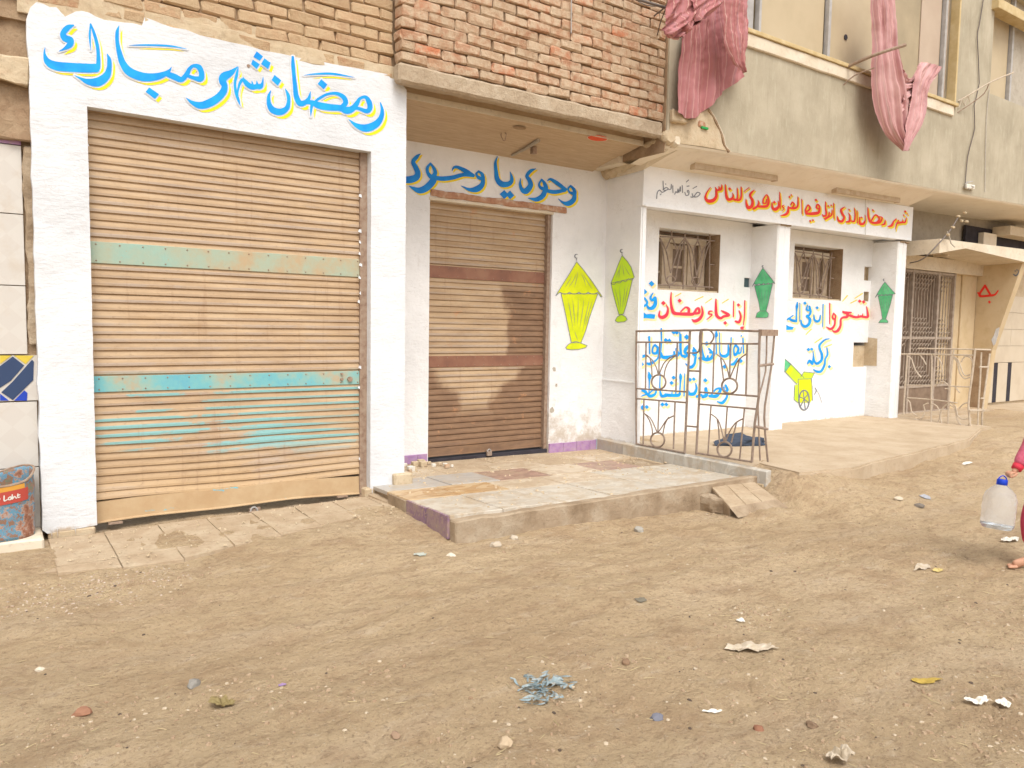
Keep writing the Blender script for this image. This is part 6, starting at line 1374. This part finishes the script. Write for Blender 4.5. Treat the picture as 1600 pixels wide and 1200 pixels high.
scatter('pebbles', 4200, (-1.5, 9, .9, 5), .002, .013, mottled('brown_pebble', (.3, .2, .12), (.44, .33, .22), None, 30, .3, 90), 2, .6, cl, 'small brown pebbles and clods strewn over the dirt')
scatter('plaster_rubble', 700, (-.6, 1.0, 4.4, 4.98), .002, .010, mottled('pinkish_plaster', (.42, .31, .23), (.54, .45, .36), None, 40, .2, 90), 12, .4, [(.2, 4.72, .28), (.55, 4.8, .2)], 'pinkish white plaster rubble at the left end of the tiled apron', ztop=lambda x_, y_: gz(x_, y_))
scatter('dark_grit', 260, (-1.5, 9, .9, 5), .003, .013, flat('dark_grit', (.1, .07, .05)), 3, .4, cl, 'dark grit strewn over the dirt')
scatter('plaster_crumbs', 420, (-.2, 2.9, 5.0, 5.86), .003, .014, MAT['exposed'], 4, .5, None, 'plaster crumbs on the apron tiles', ztop=lambda x_, y_: .036+.035*max(0, x_)/2.6)
scatter('plaster_crumbs', 900, (2.75, 5.7, 4.6, 6.75), .003, .018, MAT['exposed'], 5, .5, [(3.3, 6.5, .25), (4.4, 6.6, .6), (5.3, 6.5, .3), (3.1, 6.2, .2), (5.6, 5.4, .5)], 'plaster crumbs and dust on the tiled step', ztop=lambda x_, y_: sz(x_, y_)+.002)
r2 = random.Random(3); b = MB()
for k in range(420):
    x_, y_ = r2.uniform(-1, 7), r2.uniform(1.0, 4.3)
    if r2.random() < .5: c_ = r2.choice(cl); x_, y_ = r2.gauss(c_[0], c_[2]), r2.gauss(c_[1], c_[2]*.6)
    if x_ > 2.5 and y_ > 4.3: continue
    a = r2.uniform(0, 6.28); L2 = r2.uniform(.01, .05); z_ = gz(x_, y_)+.005; b.tube([(x_, y_, z_), (x_+L2*math.cos(a), y_+L2*math.sin(a), gz(x_+L2*math.cos(a), y_+L2*math.sin(a))+.006)], .0012, 3)
tag(b.build('straw', flat('straw', (.5, .4, .22))), 'bits of straw strewn over the dirt', 'straw', kind='stuff')
# ============================================================ CHILD WITH WATER BOTTLE (mostly past the right edge)
rh = Vector((_r0.x, _r0.y, 0)).normalized()          # to the right as seen from here
fw = -rh                                              # the child walks to the left
sd_ = Vector((-fw.y, fw.x, 0))                       # the child's left
ft = gp(1590, 892); base = ft+rh*.15; base.z = gz(base.x, base.y)
def bp_(f, s, z): return base+fw*f+sd_*s+Vector((0, 0, z))
PER = thing('person', 'barefoot child in pink top and trousers carrying a water bottle, cut by the right edge', 'person', tuple(base))
def skin(name, verts, edges, radii, m, parent, sub=2, root=0):
    me = bpy.data.meshes.new(name); me.from_pydata([tuple(v) for v in verts], edges, []); me.update(); me.materials.append(m); o = link(name, me, parent)
    mod = o.modifiers.new('skin', 'SKIN')
    for i, r_ in enumerate(radii):
        rr = r_ if isinstance(r_, tuple) else (r_, r_); me.skin_vertices[0].data[i].radius = rr; me.skin_vertices[0].data[i].use_root = (i == root)
    mod.use_smooth_shade = True; o.modifiers.new('sub', 'SUBSURF').levels = sub; o.modifiers[-1].render_levels = sub; return o
hand = onY(1573, 741, 0.0) if False else None
axd = (Vector(ft)-CAM).dot(_f); 
def at_depth(px, py, d): r_ = ray(px, py); return CAM+r_*d
dd = axd+.02
H0 = at_depth(1579, 741, dd); W0 = at_depth(1586, 736, dd)
skinm = mottled('child_skin', (.5, .27, .17), (.56, .31, .2), None, 20, .2, 60, .6)
# body: pelvis, spine, neck, head, legs, arms
J = dict(pel=bp_(-.05, 0, .60), sp=bp_(-.04, 0, .78), ch=bp_(-.03, 0, .93), nk=bp_(-.02, 0, 1.03), hd0=bp_(-.01, 0, 1.10), hd1=bp_(.0, 0, 1.20),
         hl=bp_(-.05, .075, .57), kl=bp_(-.20, .08, .33), al=bp_(-.36, .085, .09), tl=bp_(-.27, .085, .03),
         hr=bp_(-.05, -.075, .57), kr=bp_(.04, -.075, .32), ar=bp_(.02, -.07, .065), tr=bp_(.14, -.07, .022),
         sl=bp_(-.03, .14, .94), el=bp_(-.12, .17, .76), wl=bp_(-.02, .17, .60))
sr = bp_(-.02, -.13, .94); er = (sr+W0)/2+Vector((0, 0, .0))-fw*.02
J.update(sr=sr, er=er, wr=W0, pr=(W0*.45+H0*.55))
order = list(J); idx = {k: i for i, k in enumerate(order)}
E_ = [('pel','sp'),('sp','ch'),('ch','nk'),('nk','hd0'),('hd0','hd1'),('pel','hl'),('hl','kl'),('kl','al'),('al','tl'),('pel','hr'),('hr','kr'),('kr','ar'),('ar','tr'),('ch','sl'),('sl','el'),('el','wl'),('ch','sr'),('sr','er'),('er','wr'),('wr','pr')]
Rd = dict(pel=.09, sp=.085, ch=.09, nk=.04, hd0=.075, hd1=.085, hl=.07, kl=.045, al=.028, tl=(.032, .02), hr=.07, kr=.045, ar=.028, tr=(.034, .018), sl=.045, el=.03, wl=.022, sr=.045, er=.03, wr=.019, pr=(.024, .014))
skin('body', [J[k] for k in order], [(idx[a], idx[b]) for a, b in E_], [Rd[k] for k in order], skinm, PER)
# clothes
top_m = mottled('pink_knit', (.5, .09, .15), (.6, .13, .2), (.55, .2, .28), 60, .5, 140, .95); tr_m = mottled('rose_trousers', (.5, .05, .1), (.6, .08, .14), None, 30, .4, 80, .95)
ts = [J['pel']+Vector((0, 0, -.03)), J['sp'], J['ch'], J['ch']+Vector((0, 0, .06)), J['sr'], J['er'], J['wr']-(J['wr']-J['er']).normalized()*.035, J['sl'], J['el'], J['wl']]
skin('sweater', ts, [(0,1),(1,2),(2,3),(2,4),(4,5),(5,6),(2,7),(7,8),(8,9)], [.115, .11, .112, .055, .065, .056, .042, .06, .045, .035], top_m, PER)
cu = (J['wr']-J['er']).normalized(); MB().tube([J['wr']-cu*.045, J['wr']-cu*.012], [.034, .030], 14).build('cuff', flat('red_cuff', (.62, .04, .07)), PER, smooth=True)
lg = [J['pel'], J['hl'], J['kl'], J['al']+Vector((0, 0, .06)), J['hr'], J['kr'], J['ar']+Vector((0, 0, .08))]
skin('trousers', lg, [(0,1),(1,2),(2,3),(0,4),(4,5),(5,6)], [.10, .085, .062, .05, .085, .064, .052], tr_m, PER)
# hair, face
hd = J['hd1']; lump_h = lump('hair', hd-fw*.015+Vector((0, 0, .018)), .088, .092, .085, flat('black_hair', (.02, .015, .012)), seed=2, rough=.06); lump_h.parent = PER; lump_h.location -= PER.location
for nm, f, s, z, r_, mm in (('nose', .088, 0, -.03, .011, skinm), ('eye', .078, .03, -.005, .009, flat('eye_dark', (.03, .02, .02))), ('eye', .078, -.03, -.005, .009, bpy.data.materials['eye_dark'] if 'eye_dark' in bpy.data.materials else skinm), ('mouth', .08, 0, -.06, .013, flat('lip', (.4, .14, .1))), ('ear', 0, .085, -.02, .016, skinm), ('ear', 0, -.085, -.02, .016, skinm)):
    o = lump(nm, hd+fw*f+sd_*s+Vector((0, 0, z)), r_, r_, r_, mm, sub=2, rough=.05); o.parent = PER; o.location -= PER.location
# fingers hooked round the handle: palm above, fingers curl down and back
dv = Vector((0, 0, -1)); palm = J['pr']
for k in range(4):
    b0 = palm+sd_*(.022-.0145*k)+fw*.012+Vector((0, 0, .004)); l = [.95, 1.0, .95, .8][k]
    c_ = [palm-fw*.012+sd_*(.010-.007*k), b0, b0+fw*.016*l+Vector((0, 0, -.006)), b0+fw*.019*l+Vector((0, 0, -.024*l)), b0+fw*.004+Vector((0, 0, -.034*l))]
    skin('finger', c_, [(0,1),(1,2),(2,3),(3,4)], [.008, .0085, .008, .0072, .0062], skinm, PER, 2)
c_ = [palm-fw*.02+sd_*.012, palm-fw*.004+sd_*.026+Vector((0, 0, -.008)), palm+fw*.014+sd_*.026+Vector((0, 0, -.02)), palm+fw*.022+sd_*.016+Vector((0, 0, -.028))]
skin('thumb', c_, [(0,1),(1,2),(2,3)], [.009, .009, .008, .0065], skinm, PER, 2)
# toes
for k in range(5):
    a_ = J['tr']+sd_*(.024-.012*k)+fw*(-.004*k)+Vector((0, 0, -.004)); skin('toe', [a_-fw*.02, a_+fw*.022, a_+fw*(.036 if k else .042)+Vector((0, 0, -.003))], [(0,1),(1,2)], [.010, .0085 if k else .011, .007], skinm, PER, 2)
# ---- bottle
g = G('clear_plastic'); g.b.inputs['Base Color'].default_value = (.93, .95, .97, 1); g.b.inputs['Roughness'].default_value = .12; g.b.inputs['Transmission Weight'].default_value = .82; g.b.inputs['IOR'].default_value = 1.12
g.l(g.bump(g.noise(14, 3), .5, .01), g.b.inputs['Normal']); MAT['plastic'] = g.m
g = G('water'); g.b.inputs['Base Color'].default_value = (.85, .92, .97, 1); g.b.inputs['Roughness'].default_value = .05; g.b.inputs['Transmission Weight'].default_value = .9; g.b.inputs['IOR'].default_value = 1.33; MAT['water'] = g.m
bt_top = at_depth(1566, 752, dd); bt_bot = at_depth(1557, 826, dd); ax = (bt_top-bt_bot); hgt = ax.length; az_ = ax.normalized()
BT = thing('water_bottle', 'big clear plastic water bottle with blue cap held in the hand of the child', 'bottle', tuple(bt_bot))
def lathe(name, prof, m, parent, n=36, org=bt_bot, sc=1.0):
    q_ = Vector((0, 0, 1)).rotation_difference(az_); V_ = []; F_ = []
    for (r_, z_) in prof:
        for i in range(n): V_.append(org+q_ @ Vector((r_*math.cos(i/n*6.2832), r_*math.sin(i/n*6.2832), z_)))
    for j in range(len(prof)-1):
        for i in range(n): F_.append((j*n+i, j*n+(i+1) % n, (j+1)*n+(i+1) % n, (j+1)*n+i))
    return mk(name, V_, F_, m, parent, smooth=True)
R0 = .097; pf_ = [(.0, .01), (.05, .0), (.08, .002), (R0-.004, .02), (R0, .05), (R0-.003, .07), (R0, .09), (R0-.003, .11), (R0, .13), (R0-.002, .16), (R0, .19), (R0-.006, .21), (.082, .235), (.06, .26), (.04, .278), (.027, .29), (.026, .305)]
k_ = hgt*.985/.305; pf_ = [(r_, z_*k_) for r_, z_ in pf_]
lathe('bottle_body', pf_, MAT['plastic'], BT)
hz = .035
lathe('water', [(0, .014), (.05, .004), (.076, .006), (R0-.007, .024), (R0-.006, hz), (0, hz+.002)], MAT['water'], BT)
capm = flat('blue_cap', (.01, .05, .5), .4)
zt_ = pf_[-1][1]; lathe('cap', [(.0, zt_+.018), (.028, zt_+.018), (.031, zt_+.014), (.031, zt_-.018), (.028, zt_-.02)], capm, BT)
rt_ = rh; lp = [bt_bot+az_*(zt_-.012)+rt_*(.032*math.cos(a))+az_*(.052*math.sin(a)) for a in np.linspace(0, math.pi, 10)]
MB().tube(curve3([lp[0]]+lp[2:-2]+[lp[-1]], .01), .004, 6).build('handle', capm, BT)
